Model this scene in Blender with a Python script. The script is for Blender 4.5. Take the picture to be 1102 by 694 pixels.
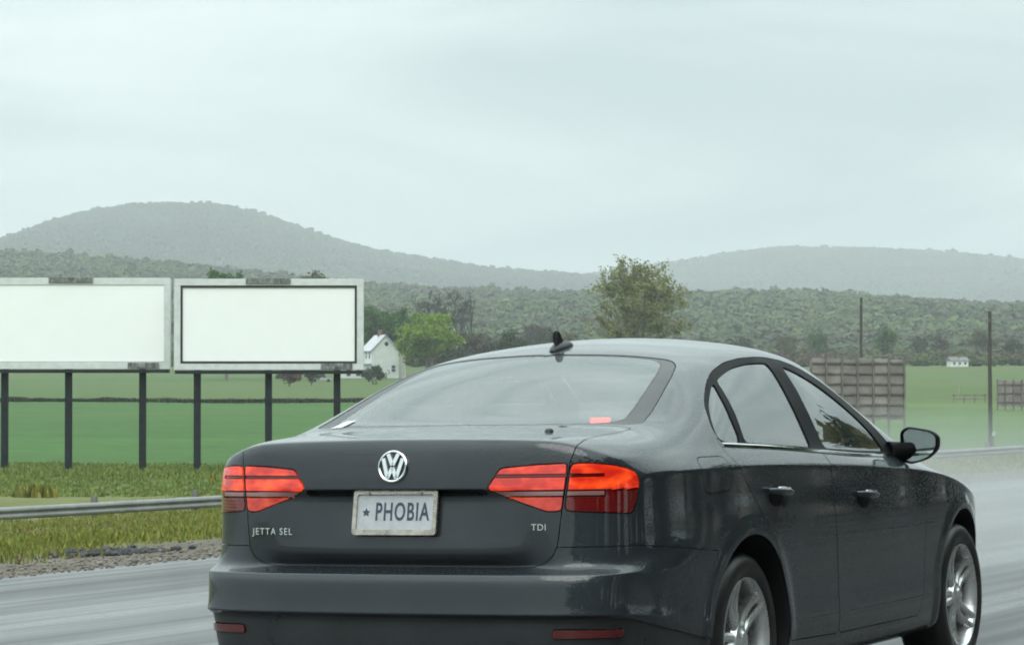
import bpy, bmesh, math, random
import numpy as np
from mathutils import Vector, Matrix, noise
from mathutils.bvhtree import BVHTree

for o in list(bpy.data.objects):
    bpy.data.objects.remove(o)
scene = bpy.context.scene
COL = scene.collection

# ------------------------------------------------------------------ camera
CAM = Vector((-9.064, -4.826, 1.238))
YAW, PITCH, ROLL = 0.44662, 0.021137, 0.0
FPX = 3254.2                       # focal length in pixels of the 1102 px wide picture
Fv = Vector((math.cos(YAW) * math.cos(PITCH), math.sin(YAW) * math.cos(PITCH), math.sin(PITCH)))
R0 = Vector((math.sin(YAW), -math.cos(YAW), 0))
U0 = R0.cross(Fv)
Rv = R0 * math.cos(ROLL) + U0 * math.sin(ROLL)
Uv = Rv.cross(Fv)
cam = bpy.data.cameras.new('camera')
camo = bpy.data.objects.new('camera', cam)
COL.objects.link(camo)
camo.matrix_world = Matrix(((Rv.x, Uv.x, -Fv.x, CAM.x), (Rv.y, Uv.y, -Fv.y, CAM.y),
                            (Rv.z, Uv.z, -Fv.z, CAM.z), (0, 0, 0, 1)))
cam.sensor_fit = 'HORIZONTAL'
cam.sensor_width = 36.0
cam.lens = FPX / 1102 * 36
cam.clip_start = 0.1
cam.clip_end = 30000
scene.camera = camo

# ------------------------------------------------------------------ sky, sun, exposure
SUN_EL, SUN_AZ = math.radians(48), math.radians(195)     # azimuth measured from +X, counter-clockwise
world = bpy.data.worlds.new('World')
scene.world = world
world.use_nodes = True
wn, wl = world.node_tree.nodes, world.node_tree.links
wn.clear()
w_out = wn.new('ShaderNodeOutputWorld')
w_bg = wn.new('ShaderNodeBackground')
w_sky = wn.new('ShaderNodeTexSky')
w_sky.sky_type = 'NISHITA'
w_sky.sun_disc = False
w_sky.sun_elevation = SUN_EL
w_sky.sun_rotation = math.radians(90) - SUN_AZ
w_sky.dust_density = 4.0
w_sky.air_density = 1.0
w_tc = wn.new('ShaderNodeTexCoord')
w_map = wn.new('ShaderNodeMapping')
w_map.inputs['Scale'].default_value = (1.0, 1.0, 5.0)      # cloud sheets look flattened towards the horizon
w_n1 = wn.new('ShaderNodeTexNoise')
w_n1.inputs['Scale'].default_value = 4.2
w_n1.inputs['Detail'].default_value = 5
w_n1.inputs['Roughness'].default_value = 0.5
w_n1.inputs['Distortion'].default_value = 0.6
w_ramp = wn.new('ShaderNodeValToRGB')
w_ramp.color_ramp.elements[0].position = 0.33
w_ramp.color_ramp.elements[0].color = (5.4, 6.55, 6.6, 1)
w_ramp.color_ramp.elements[1].position = 0.68
w_ramp.color_ramp.elements[1].color = (8.4, 9.55, 9.5, 1)
w_sep = wn.new('ShaderNodeSeparateXYZ')
w_mr = wn.new('ShaderNodeMapRange')                         # overcast sky: brighter overhead than at the horizon
w_mr.inputs['From Min'].default_value = 0.0
w_mr.inputs['From Max'].default_value = 1.0
w_mr.inputs['To Min'].default_value = 1.0
w_mr.inputs['To Max'].default_value = 3.2
w_mr.interpolation_type = 'SMOOTHSTEP'
w_mul = wn.new('ShaderNodeMix')
w_mul.data_type = 'RGBA'
w_mul.blend_type = 'MULTIPLY'
w_mul.inputs['Factor'].default_value = 1.0
w_mix = wn.new('ShaderNodeMix')
w_mix.data_type = 'RGBA'
w_mix.inputs['Factor'].default_value = 0.93
wl.new(w_tc.outputs['Generated'], w_map.inputs['Vector'])
wl.new(w_map.outputs['Vector'], w_n1.inputs['Vector'])
wl.new(w_n1.outputs['Fac'], w_ramp.inputs['Fac'])
wl.new(w_tc.outputs['Generated'], w_sep.inputs['Vector'])
wl.new(w_sep.outputs['Z'], w_mr.inputs['Value'])
wl.new(w_ramp.outputs['Color'], w_mul.inputs[6])
wl.new(w_mr.outputs['Result'], w_mul.inputs[7])
wl.new(w_sky.outputs['Color'], w_mix.inputs[6])
wl.new(w_mul.outputs[2], w_mix.inputs[7])
wl.new(w_mix.outputs[2], w_bg.inputs['Color'])
w_bg.inputs['Strength'].default_value = 0.1
wl.new(w_bg.outputs['Background'], w_out.inputs['Surface'])

sun = bpy.data.lights.new('sun', 'SUN')
sun.energy = 1.0
sun.angle = math.radians(35)
sun.color = (1.0, 0.97, 0.93)
suno = bpy.data.objects.new('sun', sun)
COL.objects.link(suno)
sd = Vector((math.cos(SUN_EL) * math.cos(SUN_AZ), math.cos(SUN_EL) * math.sin(SUN_AZ), math.sin(SUN_EL)))
suno.rotation_euler = sd.to_track_quat('Z', 'Y').to_euler()
suno.location = (0, 0, 60)

scene.view_settings.view_transform = 'Standard'
scene.view_settings.look = 'None'
scene.view_settings.exposure = 0.1
scene.view_settings.gamma = 1.0
scene.view_settings.use_curve_mapping = False
scene.cycles.use_denoising = True
scene.cycles.filter_width = 1.9
scene.cycles.max_bounces = 8
scene.cycles.transparent_max_bounces = 16
scene.cycles.volume_bounces = 0


# ------------------------------------------------------------------ helpers
SPL = {}


def spl(xs, ys, x):
    """monotone cubic interpolation"""
    key = (tuple(xs), tuple(ys))
    m = SPL.get(key)
    n = len(xs)
    if m is None:
        h = [xs[i + 1] - xs[i] for i in range(n - 1)]
        d = [(ys[i + 1] - ys[i]) / h[i] for i in range(n - 1)]
        m = [0.0] * n
        m[0], m[-1] = d[0], d[-1]
        for i in range(1, n - 1):
            if d[i - 1] * d[i] > 0:
                w1 = 2 * h[i] + h[i - 1]; w2 = h[i] + 2 * h[i - 1]
                m[i] = (w1 + w2) / (w1 / d[i - 1] + w2 / d[i])
        SPL[key] = m
    x = min(max(x, xs[0]), xs[-1])
    i = 0
    while i < n - 2 and x > xs[i + 1]: i += 1
    h = xs[i + 1] - xs[i]
    t = (x - xs[i]) / h
    t2, t3 = t * t, t * t * t
    return ((2*t3 - 3*t2 + 1) * ys[i] + (t3 - 2*t2 + t) * h * m[i]
            + (-2*t3 + 3*t2) * ys[i + 1] + (t3 - t2) * h * m[i + 1])


def sstep(a, b, x):
    t = min(max((x - a) / (b - a), 0.0), 1.0)
    return t * t * (3 - 2 * t)


HAZE = 1.8e-4                      # density of the wet air, per metre
MATS = {}


def mat(name, color=(0.5, 0.5, 0.5), rough=0.5, metal=0.0, spec=0.5, coat=0.0, coat_rough=0.03,
        noise_amt=0.0, noise_scale=5.0, noise_stretch=(1, 1, 1), bump=0.0, bump_scale=50.0,
        emit=None, emit_strength=0.0, color2=None, rough_var=0.0, coord='Object', bump_dist=0.02):
    """one principled material with object-space noise in colour, roughness and relief"""
    if name in MATS:
        return MATS[name]
    m = bpy.data.materials.new(name)
    m.use_nodes = True
    n, l = m.node_tree.nodes, m.node_tree.links
    b = n['Principled BSDF']
    b.inputs['Base Color'].default_value = (*color, 1)
    b.inputs['Roughness'].default_value = rough
    b.inputs['Metallic'].default_value = metal
    b.inputs['Specular IOR Level'].default_value = spec
    b.inputs['Coat Weight'].default_value = coat
    b.inputs['Coat Roughness'].default_value = coat_rough
    if emit:
        b.inputs['Emission Color'].default_value = (*emit, 1)
        b.inputs['Emission Strength'].default_value = emit_strength
    if noise_amt or color2 or rough_var or bump:
        tc = n.new('ShaderNodeTexCoord')
        mp = n.new('ShaderNodeMapping')
        mp.inputs['Scale'].default_value = noise_stretch
        l.new(tc.outputs[coord], mp.inputs['Vector'])
    if noise_amt or color2 or rough_var:
        nz = n.new('ShaderNodeTexNoise')
        nz.inputs['Scale'].default_value = noise_scale
        nz.inputs['Detail'].default_value = 6
        nz.inputs['Roughness'].default_value = 0.6
        l.new(mp.outputs['Vector'], nz.inputs['Vector'])
        if color2 is None:
            color2 = tuple(c * (1 - noise_amt) for c in color)
            c1 = tuple(min(1, c * (1 + noise_amt)) for c in color)
        else:
            c1 = color
        rp = n.new('ShaderNodeValToRGB')
        rp.color_ramp.elements[0].position = 0.34
        rp.color_ramp.elements[1].position = 0.66
        rp.color_ramp.elements[0].color = (*color2, 1)
        rp.color_ramp.elements[1].color = (*c1, 1)
        l.new(nz.outputs['Fac'], rp.inputs['Fac'])
        l.new(rp.outputs['Color'], b.inputs['Base Color'])
        if rough_var:
            mr = n.new('ShaderNodeMapRange')
            mr.inputs['From Min'].default_value = 0.3
            mr.inputs['From Max'].default_value = 0.7
            mr.inputs['To Min'].default_value = max(0.02, rough - rough_var)
            mr.inputs['To Max'].default_value = min(1, rough + rough_var)
            l.new(nz.outputs['Fac'], mr.inputs['Value'])
            l.new(mr.outputs['Result'], b.inputs['Roughness'])
    if bump:
        nb = n.new('ShaderNodeTexNoise')
        nb.inputs['Scale'].default_value = bump_scale
        nb.inputs['Detail'].default_value = 4
        l.new(mp.outputs['Vector'], nb.inputs['Vector'])
        bp = n.new('ShaderNodeBump')
        bp.inputs['Strength'].default_value = bump
        bp.inputs['Distance'].default_value = bump_dist
        l.new(nb.outputs['Fac'], bp.inputs['Height'])
        l.new(bp.outputs['Normal'], b.inputs['Normal'])
    MATS[name] = m
    return m


def glass_mat(name, tint, ior=1.5, rough=0.02, film=0.0):
    """thin pane: fresnel mirror over a tinted see-through sheet, with a faint film of rain water"""
    if name in MATS:
        return MATS[name]
    m = bpy.data.materials.new(name)
    m.use_nodes = True
    n, l = m.node_tree.nodes, m.node_tree.links
    n.clear()
    out = n.new('ShaderNodeOutputMaterial')
    tr = n.new('ShaderNodeBsdfTransparent')
    tr.inputs['Color'].default_value = (*tint, 1)
    gl = n.new('ShaderNodeBsdfGlossy')
    gl.inputs['Roughness'].default_value = rough
    gl.inputs['Color'].default_value = (0.95, 0.97, 0.97, 1)
    fr = n.new('ShaderNodeFresnel')
    fr.inputs['IOR'].default_value = ior
    mx = n.new('ShaderNodeMixShader')
    l.new(fr.outputs['Fac'], mx.inputs['Fac'])
    l.new(tr.outputs['BSDF'], mx.inputs[1])
    l.new(gl.outputs['BSDF'], mx.inputs[2])
    last = mx
    if film:
        df = n.new('ShaderNodeBsdfDiffuse')
        df.inputs['Color'].default_value = (0.6, 0.66, 0.65, 1)
        nz = n.new('ShaderNodeTexNoise')
        nz.inputs['Scale'].default_value = 2.5
        nz.inputs['Detail'].default_value = 5
        tc = n.new('ShaderNodeTexCoord')
        l.new(tc.outputs['Object'], nz.inputs['Vector'])
        mr = n.new('ShaderNodeMapRange')
        mr.inputs['To Min'].default_value = film * 0.5
        mr.inputs['To Max'].default_value = film * 1.5
        l.new(nz.outputs['Fac'], mr.inputs['Value'])
        m2 = n.new('ShaderNodeMixShader')
        l.new(mr.outputs['Result'], m2.inputs['Fac'])
        l.new(mx.outputs['Shader'], m2.inputs[1])
        l.new(df.outputs['BSDF'], m2.inputs[2])
        last = m2
    l.new(last.outputs['Shader'], out.inputs['Surface'])
    MATS[name] = m
    return m


def tag(o, label=None, cat=None, group=None, kind=None):
    if label: o['label'] = label
    if cat: o['category'] = cat
    if group: o['group'] = group
    if kind: o['kind'] = kind
    return o


def empty(name, loc=(0, 0, 0), rz=0.0, parent=None):
    o = bpy.data.objects.new(name, None)
    o.empty_display_size = 0.3
    COL.objects.link(o)
    o.location = loc
    o.rotation_euler = (0, 0, rz)
    if parent: o.parent = parent
    return o


def link(name, me, m=None, parent=None):
    if m is not None and not me.materials:
        me.materials.append(m)
    o = bpy.data.objects.new(name, me)
    COL.objects.link(o)
    if parent: o.parent = parent
    return o


class MB:
    """collects simple shapes and links them as one mesh object"""
    def __init__(self):
        self.bm = bmesh.new()

    def box(self, lo, hi, bev=0.0, rot=None):
        lo, hi = Vector(lo), Vector(hi)
        c = (lo + hi) / 2
        s = hi - lo
        mtx = Matrix.Translation(c) @ (rot.to_4x4() if rot else Matrix()) @ Matrix.Diagonal((s.x, s.y, s.z, 1))
        r = bmesh.ops.create_cube(self.bm, size=1.0, matrix=mtx)
        if bev > 0:
            es = list({e for v in r['verts'] for e in v.link_edges})
            bmesh.ops.bevel(self.bm, geom=es, offset=bev, segments=2, affect='EDGES', profile=0.7)
        return self

    def cyl(self, p, q, r0, r1=None, seg=10, caps=True):
        p, q = Vector(p), Vector(q)
        if r1 is None: r1 = r0
        d = q - p
        mtx = Matrix.Translation((p + q) / 2) @ d.to_track_quat('Z', 'Y').to_matrix().to_4x4()
        bmesh.ops.create_cone(self.bm, cap_ends=caps, cap_tris=False, segments=seg, radius1=r0, radius2=r1,
                              depth=d.length, matrix=mtx)
        return self

    def tube(self, pts, rad, seg=8, closed=False):
        pts = [Vector(p) for p in pts]
        rr = rad if hasattr(rad, '__len__') else [rad] * len(pts)
        rings = []
        n = len(pts)
        up = Vector((0, 0, 1))
        for i, p in enumerate(pts):
            a = pts[(i - 1) % n] if (closed or i > 0) else p
            b = pts[(i + 1) % n] if (closed or i < n - 1) else p
            t = (b - a).normalized()
            x = t.cross(up)
            if x.length < 0.05: x = t.cross(Vector((1, 0, 0)))
            x.normalize()
            y = x.cross(t).normalized()
            rings.append([self.bm.verts.new(p + (x * math.cos(k * 2 * math.pi / seg) + y * math.sin(k * 2 * math.pi / seg)) * rr[i]) for k in range(seg)])
        m = n if closed else n - 1
        for i in range(m):
            A, B = rings[i], rings[(i + 1) % n]
            for k in range(seg):
                self.bm.faces.new((A[k], A[(k + 1) % seg], B[(k + 1) % seg], B[k]))
        if not closed:
            self.bm.faces.new(rings[0][::-1]); self.bm.faces.new(rings[-1])
        return self

    def lathe(self, prof, center, axis='y', seg=48, closed=False):
        """revolve (radius, offset) pairs about an axis through center"""
        c = Vector(center)
        rings = []
        for r, h in prof:
            ring = []
            for k in range(seg):
                a = k * 2 * math.pi / seg
                if axis == 'y': v = Vector((r * math.cos(a), h, r * math.sin(a)))
                elif axis == 'z': v = Vector((r * math.cos(a), r * math.sin(a), h))
                else: v = Vector((h, r * math.cos(a), r * math.sin(a)))
                ring.append(self.bm.verts.new(c + v))
            rings.append(ring)
        for i in range(len(rings) - 1 + (1 if closed else 0)):
            A, B = rings[i], rings[(i + 1) % len(rings)]
            for k in range(seg):
                self.bm.faces.new((A[k], A[(k + 1) % seg], B[(k + 1) % seg], B[k]))
        return self

    def prism(self, pts, d):
        """extrude a planar outline (list of 3D points) by vector d"""
        d = Vector(d)
        a = [self.bm.verts.new(Vector(p)) for p in pts]
        b = [self.bm.verts.new(Vector(p) + d) for p in pts]
        n = len(pts)
        self.bm.faces.new(a[::-1]); self.bm.faces.new(b)
        for i in range(n):
            self.bm.faces.new((a[i], a[(i + 1) % n], b[(i + 1) % n], b[i]))
        return self

    def mesh(self, name, m=None, smooth=False, angle=40):
        bmesh.ops.recalc_face_normals(self.bm, faces=self.bm.faces[:])
        me = bpy.data.meshes.new(name)
        self.bm.to_mesh(me)
        self.bm.free()
        if m is not None: me.materials.append(m)
        if smooth:
            me.polygons.foreach_set('use_smooth', [True] * len(me.polygons))
            me.set_sharp_from_angle(angle=math.radians(angle))
        return me

    def build(self, name, m=None, parent=None, smooth=False, angle=40):
        return link(name, self.mesh(name, m, smooth, angle), None, parent)


def np_mesh(name, verts, faces, m=None, attr=None, smooth=False):
    """fast mesh from numpy arrays; faces (n,3) or (n,4); attr = per-face colour (n,3)"""
    me = bpy.data.meshes.new(name)
    nf, k = faces.shape
    me.vertices.add(len(verts)); me.loops.add(nf * k); me.polygons.add(nf)
    me.vertices.foreach_set('co', np.ascontiguousarray(verts, dtype=np.float32).ravel())
    me.loops.foreach_set('vertex_index', np.ascontiguousarray(faces, dtype=np.int32).ravel())
    me.polygons.foreach_set('loop_start', np.arange(0, nf * k, k, dtype=np.int32))
    if smooth: me.polygons.foreach_set('use_smooth', np.ones(nf, dtype=bool))
    if attr is not None:
        a = me.attributes.new('tint', 'FLOAT_COLOR', 'FACE')
        a.data.foreach_set('color', np.concatenate([attr, np.ones((nf, 1))], 1).astype(np.float32).ravel())
    me.update(calc_edges=True)
    me.validate()
    if m is not None: me.materials.append(m)
    return me


def cam_point(u, v, w):
    """the place seen at pixel (u, v) of the photograph at depth w metres"""
    return CAM + (Fv + Rv * ((u - 551) / FPX) + Uv * ((347 - v) / FPX)) * w

# ================================================================== the land
AX = Vector((math.cos(YAW), math.sin(YAW), 0))           # the view axis on the ground
CROSS = -.018                                            # the road falls towards its left edge
ROAD_Z = -.009
ROAD_L, ROAD_R = 12.9 + CAM.y, -9.0                      # y of the road's edges


def road_z(y): return ROAD_Z + CROSS * y


def land_z(x, y, fine=True):
    Q = y - CAM.y
    w = (x - CAM.x) * AX.x + (y - CAM.y) * AX.y
    if Q < 12.9:
        if y > ROAD_R: g = road_z(y) - .05
        else: g = road_z(ROAD_R) - .05 - .04 * min(8, ROAD_R - y)
    else:
        g = spl([12.9, 14.8, 20, 33.5, 44, 60], [-.165, -.21, -.52, -1.45, -2.12, -2.25], min(Q, 60))
    z = g
    if Q > 40:
        h = spl([0, 90, 125, 200, 350, 650, 900, 1500, 9000], [-2.2, -2.25, -2.3, -1.9, -.5, 2.8, 9.0, 18, 40], max(w, 0))
        t = sstep(40, 58, Q)
        z = g + (h - g) * t
    if fine and Q > 13:
        a = sstep(13, 18, Q)
        z += a * (.05 * noise.noise((x * .5, y * .5, 1)) + .10 * noise.noise((x * .09, y * .09, 5)))
        if w > 200: z += sstep(200, 500, w) * .8 * noise.noise((x * .012, y * .012, 9))
    return z


def lines(parts):
    out = []
    for a, b, s in parts:
        n = max(1, int(round((b - a) / s)))
        out += [a + (b - a) * i / n for i in range(n)]
    return np.array(out + [parts[-1][1]])


def tint_mat(name, rough=.9, noise_scale=1.5, amt=.35, fine=14.0, spec=.25, bump=.0, trans=0.0):
    """colour of the plant or soil itself from a mesh attribute, broken up by noise"""
    if name in MATS: return MATS[name]
    m = bpy.data.materials.new(name)
    m.use_nodes = True
    n, l = m.node_tree.nodes, m.node_tree.links
    b = n['Principled BSDF']
    at = n.new('ShaderNodeAttribute'); at.attribute_name = 'tint'
    geo = n.new('ShaderNodeNewGeometry')
    n1 = n.new('ShaderNodeTexNoise'); n1.inputs['Scale'].default_value = noise_scale; n1.inputs['Detail'].default_value = 8
    n1.inputs['Roughness'].default_value = .7
    l.new(geo.outputs['Position'], n1.inputs['Vector'])
    mr = n.new('ShaderNodeMapRange')
    mr.inputs['From Min'].default_value = .3; mr.inputs['From Max'].default_value = .7
    mr.inputs['To Min'].default_value = 1 - amt; mr.inputs['To Max'].default_value = 1 + amt
    l.new(n1.outputs['Fac'], mr.inputs['Value'])
    mx = n.new('ShaderNodeMix'); mx.data_type = 'RGBA'; mx.blend_type = 'MULTIPLY'; mx.inputs['Factor'].default_value = 1
    l.new(at.outputs['Color'], mx.inputs[6]); l.new(mr.outputs['Result'], mx.inputs[7])
    l.new(mx.outputs[2], b.inputs['Base Color'])
    b.inputs['Roughness'].default_value = rough
    b.inputs['Specular IOR Level'].default_value = spec
    if bump:
        n2 = n.new('ShaderNodeTexNoise'); n2.inputs['Scale'].default_value = fine; n2.inputs['Detail'].default_value = 6
        l.new(geo.outputs['Position'], n2.inputs['Vector'])
        bp = n.new('ShaderNodeBump'); bp.inputs['Strength'].default_value = bump; bp.inputs['Distance'].default_value = .1
        l.new(n2.outputs['Fac'], bp.inputs['Height']); l.new(bp.outputs['Normal'], b.inputs['Normal'])
    if trans:
        out = n['Material Output']
        tl = n.new('ShaderNodeBsdfTranslucent')
        l.new(mx.outputs[2], tl.inputs['Color'])
        ms = n.new('ShaderNodeMixShader'); ms.inputs['Fac'].default_value = trans
        l.new(b.outputs['BSDF'], ms.inputs[1]); l.new(tl.outputs['BSDF'], ms.inputs[2])
        l.new(ms.outputs['Shader'], out.inputs['Surface'])
    MATS[name] = m
    return m


def build_ground():
    xs = lines([(-9000, -600, 2100), (-600, -60, 60), (-60, -6, 6), (-6, 110, .8), (110, 260, 3), (260, 700, 10), (700, 1800, 40), (1800, 9000, 600)])
    ys = lines([(-9000, -500, 2125), (-500, -40, 46), (-40, 7, 4), (7, 46, .5), (46, 120, 2), (120, 500, 9), (500, 1400, 40), (1400, 9000, 760)])
    nx, ny = len(xs), len(ys)
    V = np.zeros((nx, ny, 3)); C = np.zeros((nx, ny, 3))
    field = np.array((.042, .100, .020)); verge = np.array((.115, .125, .034)); dry = np.array((.165, .145, .075))
    soil = np.array((.115, .100, .080)); light = np.array((.074, .104, .029)); far = np.array((.056, .106, .026))
    for i, x in enumerate(xs):
        for j, y in enumerate(ys):
            V[i, j] = (x, y, land_z(x, y))
            Q = y - CAM.y
            w = (x - CAM.x) * AX.x + (y - CAM.y) * AX.y
            l = (x - CAM.x) * AX.y - (y - CAM.y) * AX.x
            if Q < 12.9: c = soil
            else:
                nz = noise.noise((x * .35, y * .35, 3)) * .7
                t = sstep(14.2 + nz, 15.6 + nz, Q)
                c = soil * (1 - t) + (verge * .9 + dry * .1) * t
                d = sstep(-.1, .45, noise.noise((x * .08, y * .2, 7)) + .5 * sstep(0, 30, l))
                c = c * (1 - .55 * d * t) + dry * .55 * d * t
                t = sstep(40, 50, Q) * sstep(88, 104, w)
                c = c * (1 - t) + np.array((.085, .125, .036)) * t
                t = sstep(128, 140, w)
                c = c * (1 - t) + (field * (1 - sstep(10, 60, l)) + np.array((.078, .126, .033)) * sstep(10, 60, l)) * t
                v = noise.noise((l * .012, w * .05, 4)) * .5 + noise.noise((l * .06, w * .11, 8)) * .6
                dryness = max(0, noise.noise((l * .03, w * .02, 15)) - .1)
                c = c * (1 + .30 * v * sstep(100, 140, w)) + np.array((.05, .03, .012)) * dryness * sstep(125, 150, w)
                t = sstep(340, 352, w + 10 * noise.noise((l * .01, 0, 0)))
                patch = sstep(-.2, .4, noise.noise((x * .01, y * .01, 2)))
                c = c * (1 - t) + (light * (1 - patch) + far * patch) * t
            C[i, j] = c
    idx = np.arange(nx * ny).reshape(nx, ny)
    F = np.stack([idx[:-1, :-1], idx[1:, :-1], idx[1:, 1:], idx[:-1, 1:]], -1).reshape(-1, 4)
    fc = (C[:-1, :-1] + C[1:, 1:]).reshape(-1, 3) / 2
    me = np_mesh('ground', V.reshape(-1, 3), F, tint_mat('soil_and_turf', .95, .8, .3, 9, bump=.5), None, smooth=True)
    a = me.attributes.new('tint', 'FLOAT_COLOR', 'POINT')
    a.data.foreach_set('color', np.concatenate([C.reshape(-1, 3), np.ones((nx * ny, 1))], 1).astype(np.float32).ravel())
    tag(link('ground', me), 'grassy ground falling from the road shoulder, then rising as green fields', 'ground', kind='structure')


def wet_road_mat():
    m = mat('wet_asphalt', (.045, .046, .047), .3, spec=.5)
    n, l = m.node_tree.nodes, m.node_tree.links
    b = n['Principled BSDF']
    tc = n.new('ShaderNodeTexCoord')
    def nz(scale, stretch, det=6):
        mp = n.new('ShaderNodeMapping'); mp.inputs['Scale'].default_value = stretch
        t = n.new('ShaderNodeTexNoise'); t.inputs['Scale'].default_value = scale; t.inputs['Detail'].default_value = det
        l.new(tc.outputs['Object'], mp.inputs['Vector']); l.new(mp.outputs['Vector'], t.inputs['Vector'])
        return t
    streak = nz(1.0, (.03, 1.1, 1), 6)          # wheel tracks and running water along the lane
    patch = nz(.5, (.25, 1, 1), 7)
    grain = nz(160, (1, 1, 1), 3)
    fine = nz(1.0, (.10, 4.2, 1), 5)
    mixs = n.new('ShaderNodeMix'); mixs.inputs['Factor'].default_value = .42
    l.new(streak.outputs['Fac'], mixs.inputs[2]); l.new(fine.outputs['Fac'], mixs.inputs[3])
    add = n.new('ShaderNodeMath'); add.operation = 'MULTIPLY_ADD'; add.inputs[1].default_value = .7
    l.new(mixs.outputs[0], add.inputs[0])
    sc = n.new('ShaderNodeMath'); sc.operation = 'MULTIPLY'; sc.inputs[1].default_value = .3
    l.new(patch.outputs['Fac'], sc.inputs[0]); l.new(sc.outputs[0], add.inputs[2])
    rr = n.new('ShaderNodeMapRange')
    rr.inputs['From Min'].default_value = .41; rr.inputs['From Max'].default_value = .59
    rr.inputs['To Min'].default_value = .20; rr.inputs['To Max'].default_value = .75
    l.new(add.outputs[0], rr.inputs['Value']); l.new(rr.outputs['Result'], b.inputs['Roughness'])
    cr = n.new('ShaderNodeValToRGB')
    cr.color_ramp.elements[0].position = .36; cr.color_ramp.elements[0].color = (.085, .084, .082, 1)
    cr.color_ramp.elements[1].position = .66; cr.color_ramp.elements[1].color = (.026, .027, .029, 1)
    l.new(add.outputs[0], cr.inputs['Fac']); l.new(cr.outputs['Color'], b.inputs['Base Color'])
    bp = n.new('ShaderNodeBump'); bp.inputs['Strength'].default_value = .5; bp.inputs['Distance'].default_value = .006
    l.new(grain.outputs['Fac'], bp.inputs['Height']); l.new(bp.outputs['Normal'], b.inputs['Normal'])
    b.inputs['Coat Weight'].default_value = .22; b.inputs['Coat Roughness'].default_value = .16
    b.inputs['Specular IOR Level'].default_value = .38
    return m


def build_road():
    b = MB()
    xs = lines([(-300, -20, 20), (-20, 80, .5), (80, 700, 20)])
    rows = []
    rnd = random.Random(4)
    for x in xs:
        e = ROAD_L + .10 * noise.noise((x * .5, 0, 0)) + .05 * noise.noise((x * 2.3, 4, 0))
        ys = [ROAD_R - .1, ROAD_R, -2, 0, 3, e, e + .06]
        rows.append([b.bm.verts.new((x, y, road_z(min(max(y, ROAD_R), e)) - (.09 if k in (0, 6) else 0))) for k, y in enumerate(ys)])
    for A, B in zip(rows, rows[1:]):
        for k in range(6): b.bm.faces.new((A[k], B[k], B[k + 1], A[k + 1]))
    o = b.build('road', wet_road_mat(), smooth=True, angle=30)
    tag(o, 'wet grey asphalt road with streaks running along the lanes', 'road', kind='structure')


build_ground()
build_road()


def hit_land(u, w):
    """point on the ground below pixel column u at depth w"""
    p = cam_point(u, 415, w)
    return Vector((p.x, p.y, land_z(p.x, p.y)))


# ------------------------------------------------------------------ hills and their woods
M_WOOD_FAR = tint_mat('far_woods', .95, .05, .25, spec=.1)


def hill(name, crest, wc, front, back, label, seed, tree_h):
    us = [p[0] for p in crest]; vs = [p[1] for p in crest]
    U = np.linspace(us[0], us[-1], 220)
    T = np.linspace(-1, 1, 44)
    V = np.zeros((len(U), len(T), 3))
    for i, u in enumerate(U):
        top = cam_point(u, spl(us, vs, u), wc)
        dz = top.z - tree_h
        lat = (u - 551) / FPX * wc
        wob = 60 * noise.noise((lat * .002, seed, 0))
        for j, t in enumerate(T):
            w = wc + (front * t if t < 0 else back * t) + wob * (1 - abs(t))
            s = (1 - abs(t)) if t < 0 else (1 - t)
            prof = s ** 1.15 * (1.25 - .25 * s) if t < 0 else s * s * (3 - 2 * s)
            p = CAM + AX * w + Vector((AX.y, -AX.x, 0)) * lat
            base = land_z(p.x, p.y, False) - 6
            z = base + (dz - base) * min(prof, 1.0)
            z += (1 - prof) * prof * 4 * (dz * .10) * noise.noise((lat * .004, w * .004, seed))
            V[i, j] = (p.x, p.y, z)
    n, m = len(U), len(T)
    idx = np.arange(n * m).reshape(n, m)
    F = np.stack([idx[:-1, :-1], idx[:-1, 1:], idx[1:, 1:], idx[1:, :-1]], -1).reshape(-1, 4)
    me = np_mesh(name, V.reshape(-1, 3), F, tint_mat('hill_floor', .95, .02, .2), np.tile((.075, .095, .042), (len(F), 1)), smooth=True)
    tag(link(name, me), label, 'hill', kind='structure')
    return V


def ico(level, seed, lo=.72, hi=1.18):
    bm = bmesh.new()
    bmesh.ops.create_icosphere(bm, subdivisions=level, radius=1)
    rnd = random.Random(seed)
    for v in bm.verts:
        v.co *= rnd.uniform(lo, hi)
        if v.co.z < -.3: v.co.z *= .6
    V = np.array([v.co[:] for v in bm.verts]); bm.verts.index_update()
    F = np.array([[v.index for v in f.verts] for f in bm.faces])
    bm.free()
    return V, F


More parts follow.
